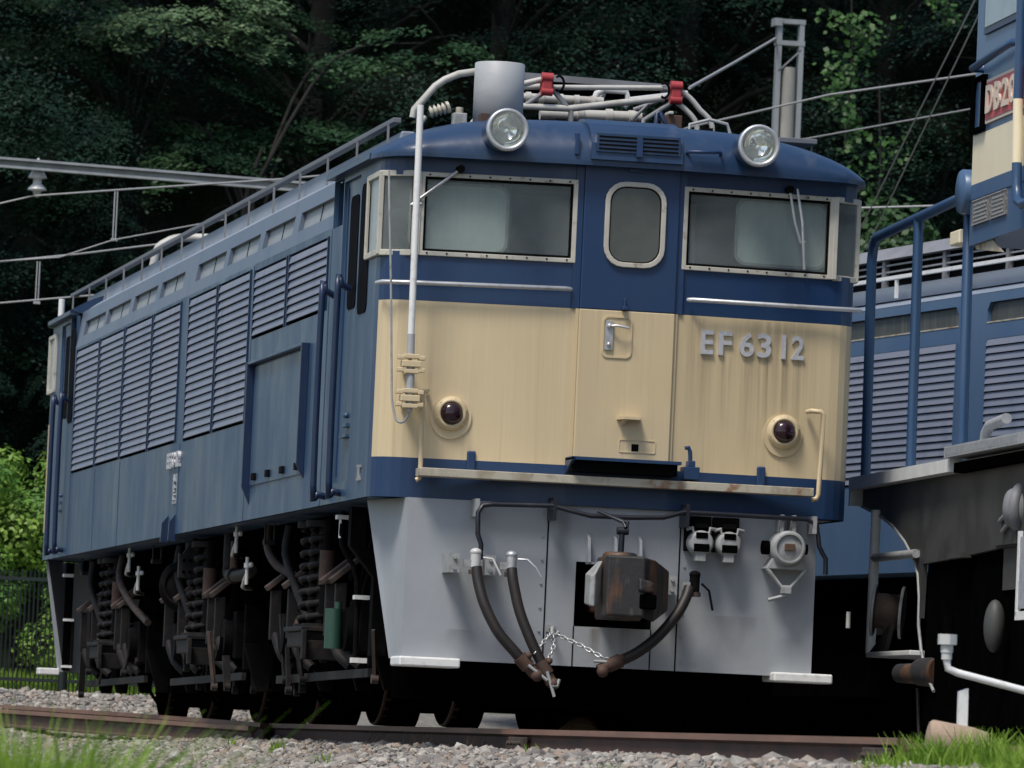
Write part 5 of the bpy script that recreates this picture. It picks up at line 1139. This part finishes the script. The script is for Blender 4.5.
m = MB(); m.hexa([(-.20, -8.535, -.16), (-.16, -8.535, -.16), (-.16, -8.50, -.16), (-.20, -8.50, -.16)], [(-.205, -8.535, .215), (-.165, -8.535, .23), (-.165, -8.50, .23), (-.205, -8.50, .215)]); mp_ = m.build('marker_post', ['white_paint']); tag(mp_, 'short white slanted-top marker post standing in grass', 'post')
def boulder(name, c, size, seed, mat, label, subdiv=3):
    bm = bmesh.new(); bmesh.ops.create_icosphere(bm, subdivisions=subdiv, radius=1); r = random.Random(seed); off = [Vector((r.uniform(-1, 1), r.uniform(-1, 1), r.uniform(-1, 1))).normalized() for _ in range(9)]
    for v in bm.verts:
        k = 1.0
        for o in off: k = min(k, .72 / max(.2, v.co.normalized().dot(o))) if v.co.normalized().dot(o) > .72 else k
        v.co *= k; v.co = Vector((v.co.x * size[0], v.co.y * size[1], v.co.z * size[2]))
    me = bpy.data.meshes.new(name); bm.to_mesh(me); bm.free(); me.materials.append(MATS[mat])
    o = bpy.data.objects.new(name, me); col.objects.link(o); o.location = c; return tag(o, label, 'stone')
m = MB(); m.lathe([(.0005, 0), (.075, .0), (.085, .015), (.082, .19), (.07, .26), (.0005, .262)], (-.345, -8.55, .0), (.95, -.1, -.12), 22)
m.v = [(x, y, z + .005) for x, y, z in m.v]
tag(m.build('concrete_stump', ['stone_tan'], None, .006), 'tan rounded concrete stump lying in grass at the rail end', 'stump')
boulder('boulder', (.30, 2.3, -.02), (.16, .16, .13), 5, 'stone_tan', 'pale tan stone glimpsed between wheels under the locomotive front')

# ---------------------------------------------------------------- fence behind
fa = Vector((-2.6, 22.5, 0)); fb = Vector((2.2, 21.3, 0))
fen = thing('steel_fence', 'dark green vertical bar fence behind the rails at left', 'fence', tuple(fa) + ())
fd = (fb - fa); fl = fd.length; fu = fd / fl; zb = .18
def fp3(t, z): q = fu * t; return (q.x, q.y, z)
m = MB()
k = .04
while k < fl: m.bar(fp3(k, zb + .06), fp3(k, zb + 1.16), .0145, .012); k += .040
m.build('picket_panel', ['fence_green'], fen)
for z in (zb + .16, zb + 1.08):
    m = MB(); m.bar(fp3(0, z), fp3(fl, z), .04, .032); m.build('rail_bar', ['fence_green'], fen)
for t in (.0, 1.43, 2.10, 3.5, 4.9):
    m = MB(); m.cyl(fp3(t, 0), fp3(t, zb + (1.30 if t == 1.43 else 1.12)), .045, n=10); m.build('post', ['fence_green'], fen)

# ---------------------------------------------------------------- overhead line
def wire(label, pts, r, mat='wire_grey', group=None):
    m = MB(); m.tube(pts, r * .8, 6, 0); o = m.build('overhead_wire', [mat]); return tag(o, label, 'wire', group or 'overhead line wires')
mast = thing('catenary_mast', 'grey steel lattice-topped mast clasping a concrete pole', 'mast', (7.70, 29.3, 0))
m = MB()
for x in (-.135, .105): m.box(x - .026, x + .026, -.05, .05, 0.3, 7.76)
for z in (7.71, 7.48): m.box(-.17, .14, -.055, .055, z, z + .05)
m.bar((-.135, -.03, 7.20), (.105, -.03, 7.44), .012, .04, up=(0, 1, 0)); m.box(-.205, -.12, -.08, .08, 7.68, 7.76)
m.build('steel_frame', ['galv'], mast); m = MB(); m.cyl((-.01, .02, .2), (-.01, .02, 7.25), .13, .08, n=16); m.build('concrete_pole', ['concrete'], mast)
beam = thing('catenary_beam', 'thin grey steel beam spanning above the fence at upper left', 'beam', (-1.27, 22.97, 5.15))
m = MB()
for dz in (0, .075): m.bar((-5.2, .73, .13 + dz), (4.5, -.84, -.21 + dz), .09, .022)
m.bar((-5.2, .78, .17), (4.5, -.79, -.17), .012, .075); m.build('beam', ['galv'], beam)
m = MB(); m.cyl((3.9, -.78, -5.0), (3.9, -.78, -.1), .10, .08, n=14); m.build('mast', ['concrete'], beam)
m = MB(); m.cyl((-6.0, 23.7, -.2), (-6.0, 23.7, 5.5), .12, .10, n=14); tag(m.build('utility_pole', ['concrete']), 'round concrete pole holding the left end of the thin grey beam', 'pole')
m = MB(); m.lathe([(.012, .36), (.022, .30), (.03, .27), (.05, .25), (.085, .185), (.09, .172), (.04, .165), (.04, .12), (.085, .075), (.092, .06), (.04, .05), (.03, .0), (.0005, -.01)], (-.92, 22.9, 4.84), (0, 0, 1), 22); tag(m.build('insulator', ['porcelain']), 'white ribbed porcelain insulator hanging on the thin grey beam', 'insulator')
wire('messenger wire sagging from the white porcelain insulator toward the roof', [(-2.6, 22.7, 4.35), (-.95, 22.9, 4.845), (-.4, 20.8, 4.765), (.72, 18.5, 4.74), (2.5, 15.0, 4.76)], .012)
wire('lower of the two left contact wires, ending at the far roof corner', [(-3.2, 23.2, 3.70), (-1.48, 22.07, 3.745), (-.72, 20.9, 3.79), (.4, 19.2, 3.85)], .011)
wire('upper of the two left contact wires, meeting a dropper', [(-3.2, 23.2, 4.08), (-1.5, 22.05, 4.12), (-.72, 20.9, 4.175), (-.15, 19.76, 4.215), (.6, 18.3, 4.27)], .011)
wire('thin rising wire just under the upper left contact wire', [(-1.5, 22.05, 4.13), (-.9, 20.92, 4.135), (-.44, 20.82, 4.31), (.3, 19.0, 4.40)], .008)
def dropper(label, x, y, z0, z1):
    m = MB(); m.tube([(x - .012, y, z0), (x - .012, y, z1)], .007, 6); m.tube([(x + .012, y, z0), (x + .012, y, z1)], .007, 6); m.box(x - .03, x + .03, y - .01, y + .01, z0 - .01, z0 + .015); tag(m.build('wire_dropper', ['wire_grey']), label, 'dropper', 'wire droppers')
dropper('short double dropper hanging below the messenger wire', -.43, 20.81, 4.31, 4.75)
dropper('short double dropper at the far left between contact wires', -.98, 21.9, 3.78, 4.16)
wire('stout stay rising from the pantograph to the mast top', [(3.32, 13.95, 5.26), (5.2, 20.7, 6.28), (7.09, 27.38, 7.32), (7.52, 29.25, 7.50)], .017)
wire('pale cable climbing right across the concrete mast', [(4.2, 26.5, 5.45), (5.44, 23.7, 5.965), (6.28, 21.49, 6.12), (7.31, 19.26, 6.19), (9.5, 14.5, 6.33)], .013)
wire('thin cable low on the right of the concrete mast', [(6.0, 28.5, 6.10), (6.94, 25.45, 6.09), (7.32, 19.27, 5.89), (8.2, 8.0, 5.55)], .010)
wire('left one of a pair of steep parallel guy wires', [(7.25, 24.4, 4.95), (7.1, 23.44, 5.05), (5.6, 13.46, 6.23), (5.0, 9.5, 6.7)], .0085)
wire('right one of a pair of steep parallel guy wires', [(7.4, 24.4, 4.95), (7.25, 23.41, 5.06), (5.68, 13.44, 6.23), (5.05, 9.5, 6.7)], .0085)
wire('short level wire over the second locomotive roof', [(6.6, 23.56, 5.22), (6.95, 23.46, 5.25), (8.03, 23.25, 5.33), (9.4, 23.0, 5.42)], .014)
for i, (a, b_) in enumerate((((9.5, 48.2, 9.72), (17, 46.8, 10.05)), ((9.5, 48.2, 9.53), (17, 46.8, 9.98)), ((9.5, 48.2, 9.40), (17, 46.8, 9.8)), ((9.5, 48.2, 8.93), (17, 46.8, 9.28)), ((9.5, 48.2, 8.70), (17, 46.8, 9.05)))):
    wire('faint dark %s of the five level cables before the forest' % ('topmost', 'second from top', 'middle', 'second from bottom', 'lowest')[i], [a, ((a[0] + b_[0]) / 2, (a[1] + b_[1]) / 2, (a[2] + b_[2]) / 2 - .04), b_], .012, 'wire_dark', 'level cables before the forest')

# ---------------------------------------------------------------- vegetation
def leaf_quads(c, nrm, ln, wd, rng, fold=.0):
    n = len(c); t = rng.normal(size=(n, 3)); t -= nrm * (t * nrm).sum(1, keepdims=True); t /= np.linalg.norm(t, axis=1, keepdims=True) + 1e-9
    b = np.cross(nrm, t); l = ln[:, None] * t * .5; w = wd[:, None] * b * .5
    v = np.stack([c - l, c + w - l * .1, c + l, c - w - l * .1], 1)
    return v
def unit(a): return a / (np.linalg.norm(a, axis=1, keepdims=True) + 1e-9)
def crown_mesh(name, mat, seed, H, base, rad, n_spray, n_leaf, leaf, spray_r, droop, flat, shape, mb_trunk, lean=(0, 0)):
    rng = np.random.default_rng(seed); V = []
    for i in range(n_spray):
        u = (i + rng.uniform(0, 1)) / n_spray; z = base + (H - base) * u
        rr = rad * shape(u); a = rng.uniform(0, 2 * pi); q = rr * math.sqrt(rng.uniform(.18, 1.0))
        cx, cy = q * cos(a) + lean[0] * z, q * sin(a) + lean[1] * z
        sr = spray_r * rng.uniform(.65, 1.25); n = int(n_leaf * rng.uniform(.6, 1.3))
        od = np.array([cos(a), sin(a)]); pr = np.array([-sin(a), cos(a)])
        # finger-like twigs give the spray a ragged edge
        tw = rng.integers(5, 9); ang = rng.uniform(-1.25, 1.25, tw); k = rng.integers(0, tw, n)
        tt = np.sqrt(rng.uniform(.02, 1, n)); jit = rng.normal(0, .11, (n, 2)) * sr
        along = tt * np.cos(ang[k]) * sr + jit[:, 0]; side = tt * np.sin(ang[k]) * sr * .9 + jit[:, 1]
        dz = -droop * along - .25 * droop * along * np.abs(along) / sr + rng.normal(0, flat, n) * sr
        P = np.stack([cx + od[0] * along + pr[0] * side, cy + od[1] * along + pr[1] * side, z + dz], -1)
        nm = np.tile(np.array([od[0] * droop, od[1] * droop, 1.0]), (n, 1)) + rng.normal(0, .27, (n, 3))
        L_ = leaf * rng.uniform(.7, 1.3, n)
        V.append(leaf_quads(P, unit(nm), L_, L_ * rng.uniform(.42, .6, n), rng))
        if mb_trunk is not None and rng.uniform() < .4:
            z0 = max(base * .6, z - rr * .35 - .3)
            mb_trunk.tube([(lean[0] * z0, lean[1] * z0, z0), (cx * .35 + lean[0] * z0 * .65 + rng.normal(0, .12), cy * .35 + lean[1] * z0 * .65 + rng.normal(0, .12), z0 * .6 + z * .4 + .15), (cx * .7, cy * .7, z - .05 + rng.normal(0, .1)), (cx, cy, z)], [.028 + .04 * (1 - u), .008], 5, 0, 3)
    V = np.concatenate(V).reshape(-1, 3); F = np.arange(len(V)).reshape(-1, 4)
    return np_mesh(name, V, F, mat)
def blob_mesh(name, mat, seed, lobes, n, leaf, wd=.8):
    """leafy mass: big leaves over many overlapping lobes, hanging downward a little"""
    rng = np.random.default_rng(seed); V = []
    w = np.array([l[3] ** 2 for l in lobes]); w = w / w.sum()
    for (l, p_) in zip(lobes, w):
        k = int(n * p_); d = unit(rng.normal(size=(k, 3))); r = l[3] * rng.uniform(.72, 1.06, (k, 1))
        P = np.array(l[:3]) + d * r * np.array([1, 1, l[4] if len(l) > 4 else .85]); nm = unit(d + np.array([0, 0, .55]) + rng.normal(0, .4, (k, 3)))
        L_ = leaf * rng.uniform(.6, 1.25, k); V.append(leaf_quads(P, nm, L_, L_ * wd, rng))
    V = np.concatenate(V).reshape(-1, 3); return np_mesh(name, V, np.arange(len(V)).reshape(-1, 4), mat)
dome = lambda u: (.55 + .45 * sin(pi * min(1, u * 1.15 + .12))) * (1 if u < .75 else max(.15, (1 - u) / .25) ** .6)
cone = lambda u: max(.08, (1 - u) ** .8)
PROTO = {}
def tree_proto(kind, mat, seed, H, base, rad, ns, nl, leaf, sr, droop, flat, shape, tr=.2):
    mb = MB(); lean = (random.Random(seed).uniform(-.03, .03), random.Random(seed + 1).uniform(-.03, .03))
    mb.tube([(0, 0, -.6), (lean[0] * H * .3, lean[1] * H * .3, H * .3), (lean[0] * H * .95, lean[1] * H * .95, H * .95)], [tr, tr * .75, .03], 9)
    cm = crown_mesh('crown', mat, seed, H, base, rad, ns, nl, leaf, sr, droop, flat, shape, mb, lean)
    PROTO[kind] = (mb.mesh('trunk', 'bark'), cm)
tree_proto('broad_a', 'leaf_broad', 21, 12.0, 1.2, 3.0, 105, 900, .070, 1.55, .42, .035, dome, .24)
tree_proto('broad_b', 'leaf_broad', 22, 10.5, .8, 2.7, 100, 860, .068, 1.4, .36, .035, dome, .2)
tree_proto('deep_a', 'leaf_deep', 23, 12.5, .8, 2.9, 135, 780, .068, 1.3, .5, .05, dome, .22)
tree_proto('deep_b', 'leaf_deep', 24, 11.0, 0.5, 2.6, 130, 780, .066, 1.2, .5, .06, dome, .2)
tree_proto('cedar', 'leaf_needle', 25, 12.0, .5, 2.2, 200, 320, .09, .8, .8, .09, cone, .2)
def tree(name, kind, x, y, rz, sc_, label, cat='tree'):
    r = thing(name, label, cat, (x, y, float(gz(np.array(x), np.array(y))) - .1), rz, 'trees of the dark hillside forest'); r.scale = (sc_, sc_, sc_)
    t, c = PROTO[kind]; link_mesh('trunk', t, r); link_mesh('crown', c, r); return r
# x, y, kind, turn, scale, label
forest = [
 ('broad_leaved_tree', 'broad_a', -1.2, 44.0, .4, 1.05, 'broad-leaved tree with pale layered sprays high at the upper left'),
 ('broad_leaved_tree', 'broad_b', 2.6, 42.5, 2.1, .90, 'broad-leaved tree with mid-green layered sprays just above the far roof end'),
 ('broad_leaved_tree', 'broad_a', 5.2, 46.5, 3.6, 1.0, 'tall broad-leaved tree above the middle of the long roof'),
 ('dense_tree', 'deep_a', 7.6, 45.5, 1.2, 1.0, 'dense dark tree behind the silver roof canister'),
 ('dense_tree', 'deep_b', 10.2, 46.0, 4.4, 1.05, 'dense dark tree behind the folded pantograph'),
 ('dense_tree', 'deep_a', 12.9, 45.5, 2.8, .95, 'dense dark tree behind the concrete mast'),
 ('dense_tree', 'deep_b', 15.4, 43.5, 5.2, 1.05, 'dense dark tree at the right behind the steep guy wires'),
 ('broad_leaved_tree', 'broad_b', 17.8, 45.0, .9, 1.0, 'broad-leaved tree hidden mostly behind the red number plate'),
 ('cedar_tree', 'cedar', -2.6, 40.6, .2, .62, 'small dark cedar at the left edge behind the fence'),
 ('cedar_tree', 'cedar', -.2, 39.8, 2.2, .56, 'small dark cedar just left of the far locomotive end'),
 ('cedar_tree', 'cedar', 1.6, 40.6, 4.0, .50, 'small dark cedar rising behind the far roof corner'),
 ('dense_tree', 'deep_a', .4, 42.6, 4.6, .9, 'dense dark tree behind the white insulator at the left edge'),
 ('dense_tree', 'deep_b', .8, 50.5, 3.0, 1.15, 'dense dark tree on the upper slope left of centre'),
 ('dense_tree', 'deep_a', 4.0, 53.0, 2.0, 1.1, 'dense dark tree high on the slope above the long roof'),
 ('dense_tree', 'deep_b', 8.6, 52.5, .5, 1.1, 'dense dark tree high on the slope above the canister'),
 ('dense_tree', 'deep_a', 12.0, 53.0, 4.1, 1.15, 'dense dark tree high on the slope left of the mast top'),
 ('dense_tree', 'deep_b', 16.0, 52.0, 1.7, 1.15, 'dense dark tree high on the slope right of the mast top'),
 ('dense_tree', 'deep_a', 19.5, 50.5, 3.3, 1.1, 'dense dark tree on the slope beyond the right edge'),
]
for (nm, kd, x, y, rz, s_, lb_) in forest: tree(nm, kd, x, y, rz, s_, lb_)
def sprayed_tree(name, label, base, sprays, mat, seed, n_leaf, leaf, cat='tree'):
    rng = np.random.default_rng(seed); V = []; tk = MB(); bx, by = base; bzz = float(gz(np.array(bx), np.array(by)))
    top = max(q[2] for q in sprays) + .6
    tk.tube([(0, 0, -.4), (.15, .05, (top - bzz) * .4), (-.1, 0, (top - bzz) * .6), (.1, 0, (top - bzz) * .72)], [.075, .02], 9, 0, 3)
    for (x, y, z, sr) in sprays:
        c = np.array([x - bx, y - by, z - bzz]); zt = max(.5, c[2] * .72)
        tk.tube([(.05, 0, zt), (c[0] * .45, c[1] * .45, zt + (c[2] - zt) * .75 + .15), (c[0], c[1], c[2])], [.028, .008], 6, 0, 4)
        for sub in range(4):
            a0 = rng.uniform(-2.6, -.5); off = np.array([cos(a0) * sr * .5, sin(a0) * sr * .5, rng.uniform(-.22, .15)]); n = n_leaf
            tw = 7; ang = rng.uniform(-1.3, 1.3, tw); k = rng.integers(0, tw, n); tt = np.sqrt(rng.uniform(.02, 1, n))
            al = tt * np.cos(ang[k]) * sr * .8 + rng.normal(0, .06, n); sd = tt * np.sin(ang[k]) * sr * .8 + rng.normal(0, .06, n)
            od = np.array([cos(a0), sin(a0)]); pr = np.array([-sin(a0), cos(a0)])
            P = np.stack([c[0] + off[0] + od[0] * al + pr[0] * sd, c[1] + off[1] + od[1] * al + pr[1] * sd, c[2] + off[2] - .38 * al + rng.normal(0, .035, n)], -1)
            nm = unit(np.tile(np.array([od[0] * .45, od[1] * .45, 1.0]), (n, 1)) + rng.normal(0, .26, (n, 3))); L_ = leaf * rng.uniform(.7, 1.3, n)
            V.append(leaf_quads(P, nm, L_, L_ * .5, rng))
    r = thing(name, label, cat, (bx, by, bzz), 0, 'trees of the dark hillside forest'); V = np.concatenate(V).reshape(-1, 3)
    link_mesh('crown', np_mesh('crown', V, np.arange(len(V)).reshape(-1, 4), mat), r); tk.build('trunk', ['bark'], r)
leaf_mat('leaf_pale', (.060, .125, .065), (.16, .25, .125), clump=.9, spec=.3)
leaf_mat('leaf_mid', (.020, .058, .028), (.058, .118, .048), clump=.9, spec=.2)
sprayed_tree('broad_leaved_tree', 'sparse tree in front of the forest with the palest leaf sprays, upper left', (2.1, 41.3), [(2.6, 41.3, 8.75, .8), (2.2, 41.35, 8.55, .6), (3.2, 41.2, 8.95, .75), (1.47, 42.1, 8.98, .8), (2.02, 42.04, 8.47, .55), (1.3, 42.16, 8.34, .6), (3.6, 41.1, 8.55, .5)], 'leaf_pale', 61, 260, .080)
sprayed_tree('broad_leaved_tree', 'spreading tree with mid-green drooping sprays above the thin grey beam', (3.6, 40.3), [(3.06, 41.87, 7.42, .9), (3.74, 41.75, 7.26, .85), (4.53, 41.6, 7.42, .85), (2.56, 41.96, 7.58, .7), (5.1, 41.45, 8.42, .8), (5.8, 41.3, 8.64, .7), (2.9, 41.0, 6.9, .6)], 'leaf_mid', 62, 190, .085)
# leafy shrubs behind the fence and at the far end of the locomotive
def shrub(x, y, lobes, n, leaf, mat, label, seed, name='shrub', cat='shrub', wd=.6):
    r = thing(name, label, cat, (x, y, float(gz(np.array(x), np.array(y)))), 0, 'bushes behind the fence' if name != 'vine_bush' else None)
    link_mesh('foliage', blob_mesh('foliage', mat, seed, lobes, n, leaf, wd), r)
    m = MB()
    for l in lobes[:7]: m.tube([(0, 0, -.1), (l[0] * .5, l[1] * .5, l[2] * .55), (l[0], l[1], l[2])], [.035, .012], 5)
    m.build('stem', ['bark'], r); return r
def lob(rs, n, w, d, h, r): q = random.Random(rs); return [(q.uniform(-w, w), q.uniform(-d, d), q.uniform(.25, 1) ** .8 * h, r * q.uniform(.6, 1.2), .75) for _ in range(n)]
shrub(-.45, 25.6, lob(1, 26, .8, .6, 2.25, .45), 16000, .065, 'leaf_shrub', 'tall yellow-green shrub beside the far locomotive end behind the fence', 31)
shrub(-2.0, 26.2, lob(2, 20, .9, .6, 1.9, .42), 12000, .065, 'leaf_shrub', 'lower bright shrub behind the fence at the left edge', 32)
shrub(.9, 25.8, lob(3, 18, .7, .6, 1.7, .42), 9000, .065, 'leaf_shrub', 'bright shrub mostly hidden behind the far locomotive end', 33)
shrub(-1.0, 24.2, lob(4, 34, 1.3, .5, 1.25, .34), 19000, .055, 'leaf_shrub', 'knee-high green bush right behind the fence bars', 34)
shrub(.6, 23.2, lob(5, 20, .8, .4, .5, .22), 6000, .045, 'leaf_shrub', 'ankle-high weeds at the fence foot under the far locomotive end', 35, 'weed_clump', 'weeds')
# kudzu-covered mass and hanging vines at the right
shrub(10.0, 33.5, [(a, b_, c - .6, r_, .85) for a, b_, c, r_ in ((-.6, 0, 5.0, .7), (0, -.1, 5.6, .8), (.6, .1, 5.1, .75), (-.2, -.3, 4.4, .8), (.5, -.2, 4.2, .8), (-.9, 0, 4.2, .6), (1.1, .1, 4.6, .7), (0, 0, 6.2, .5), (-.5, .1, 3.5, .8), (.6, .1, 3.3, .8), (0, 0, 2.5, .9), (.2, .1, 1.5, .9))], 13000, .095, 'leaf_kudzu', 'vine-smothered bush with large mid-green leaves right of the cab roof', 36, 'vine_bush', 'bush', .85)
def hanging_vine(x, y, z0, z1, n, label, seed):
    rng = np.random.default_rng(seed); V = []
    r = thing('hanging_vine', label, 'vine', (x, y, z0), 0, 'vines hanging in the forest')
    zz = rng.uniform(0, 1, n) ** 1.4; w = .24 * (1 - zz) + .04
    P = np.stack([rng.normal(0, 1, n) * w * .7 + .10 * np.sin(zz * 9), rng.normal(0, .12, n), -zz * (z0 - z1)], -1)
    nm = unit(np.tile(np.array([-.1, -.7, .7]), (n, 1)) + rng.normal(0, .5, (n, 3))); L_ = .085 * rng.uniform(.6, 1.2, n)
    V = leaf_quads(P, nm, L_, L_ * .85, rng).reshape(-1, 3); link_mesh('leaves', np_mesh('leaves', V, np.arange(len(V)).reshape(-1, 4), 'leaf_vine'), r)
    m = MB(); m.tube([(.0, .05, .6), (.05, 0, -(z0 - z1) * .4), (0, 0, -(z0 - z1))], .012, 5); m.build('stem', ['bark'], r)
hanging_vine(10.0, 36.2, 8.75, 7.1, 420, 'bright green vine curtain hanging in the dark forest left of the guy wires', 41)
hanging_vine(10.35, 36.0, 7.3, 6.2, 110, 'thin lower strand of bright vine leaves below the vine curtain', 42)
hanging_vine(11.2, 36.4, 9.3, 8.7, 220, 'short pale vine spray at the top edge right of the vine curtain', 43)

# grass
def grass(name, patches, mat, label, seed, wid=.006):
    rng = np.random.default_rng(seed); V = []; F = []
    for (x, y, rx, ry, h, n) in patches:
        px = x + rng.normal(0, .45, n) * rx; py = y + rng.normal(0, .45, n) * ry
        pz = gz(px, py) - .01; hh = h * rng.uniform(.45, 1.15, n); a = rng.uniform(0, 2 * pi, n); bend = rng.uniform(.1, .75, n) * hh
        ca, sa = np.cos(a), np.sin(a); wv = wid * rng.uniform(.6, 1.3, n); w2 = rng.uniform(0, 2 * pi, n); wx, wy = np.cos(w2) * wv, np.sin(w2) * wv
        p0 = np.stack([px - wx, py - wy, pz], -1); p1 = np.stack([px + wx, py + wy, pz], -1)
        mx, my, mz = px + ca * bend * .35, py + sa * bend * .35, pz + hh * .6
        p2 = np.stack([mx + wx * .8, my + wy * .8, mz], -1); p3 = np.stack([mx - wx * .8, my - wy * .8, mz], -1)
        tx, ty, tz = px + ca * bend, py + sa * bend, pz + hh
        p4 = np.stack([tx + wx * .12, ty + wy * .12, tz], -1); p5 = np.stack([tx - wx * .12, ty - wy * .12, tz], -1)
        o = sum(len(q) for q in V); V.append(np.stack([p0, p1, p2, p3, p4, p5], 1).reshape(-1, 3)); i = np.arange(n) * 6 + o
        F.append(np.concatenate([np.stack([i, i + 1, i + 2, i + 3], -1), np.stack([i + 3, i + 2, i + 4, i + 5], -1)]))
    return tag(link_mesh(name, np_mesh(name, np.concatenate(V), np.concatenate(F), mat)), label, 'grass', kind='stuff')
grass('grass', [(-5.36, -17.8, .20, 1.0, .82, 2600), (-5.12, -17.6, .13, .8, .66, 1500), (-5.62, -18, .22, 1.0, .86, 1700), (-4.85, -12.5, .3, 1.2, .52, 2200)], 'grass_blade', 'soft out-of-focus bright grass at the lower left corner', 51)
grass('grass', [(-.38, -9.6, .12, .3, .20, 420), (-.12, -9.8, .14, .3, .13, 420), (.1, -9.5, .16, .4, .21, 700), (.34, -9.8, .12, .4, .22, 700), (.6, -9.9, .3, .5, .24, 1100), (-.68, -9.9, .12, .3, .17, 380), (-.95, -10.2, .10, .3, .10, 160), (.3, -8.3, .4, .5, .16, 700), (-.5, -10.4, .35, .3, .08, 380), (-1.66, -14.2, .28, .6, .15, 800), (-1.36, -14.0, .14, .5, .21, 600), (-2.05, -14.3, .10, .3, .09, 220)], 'grass_blade', 'bright tufted grass around the rail end at lower right', 52, .0045)
grass('grass', [(-1.35, 3.5, .05, .12, .12, 60), (-1.7, -.5, .05, .1, .10, 45), (-1.2, 6.5, .04, .1, .1, 40), (-.95, 12.5, .3, 1.5, .10, 120), (-1.5, -7.2, .1, .2, .08, 60), (-1.0, -3.0, .05, .1, .08, 30)], 'grass_blade', 'sparse little green tufts poking through the ballast', 53, .0045)
grass('grass', [(-.6, 2.6, .05, .8, .13, 26), (-.62, 1.0, .05, .5, .12, 16), (-.6, 4.2, .05, .5, .12, 12)], 'dry_blade', 'dry straw stalks sticking up along the near rail', 54, .004)
grass('grass', [(-.4, 22.9, 1.6, .4, .16, 2600), (-1.0, 23.6, 1.6, .8, .22, 3000), (1.2, 22.3, 1.0, .4, .14, 1200)], 'grass_blade', 'green grass growing along the fence foot', 55, .008)
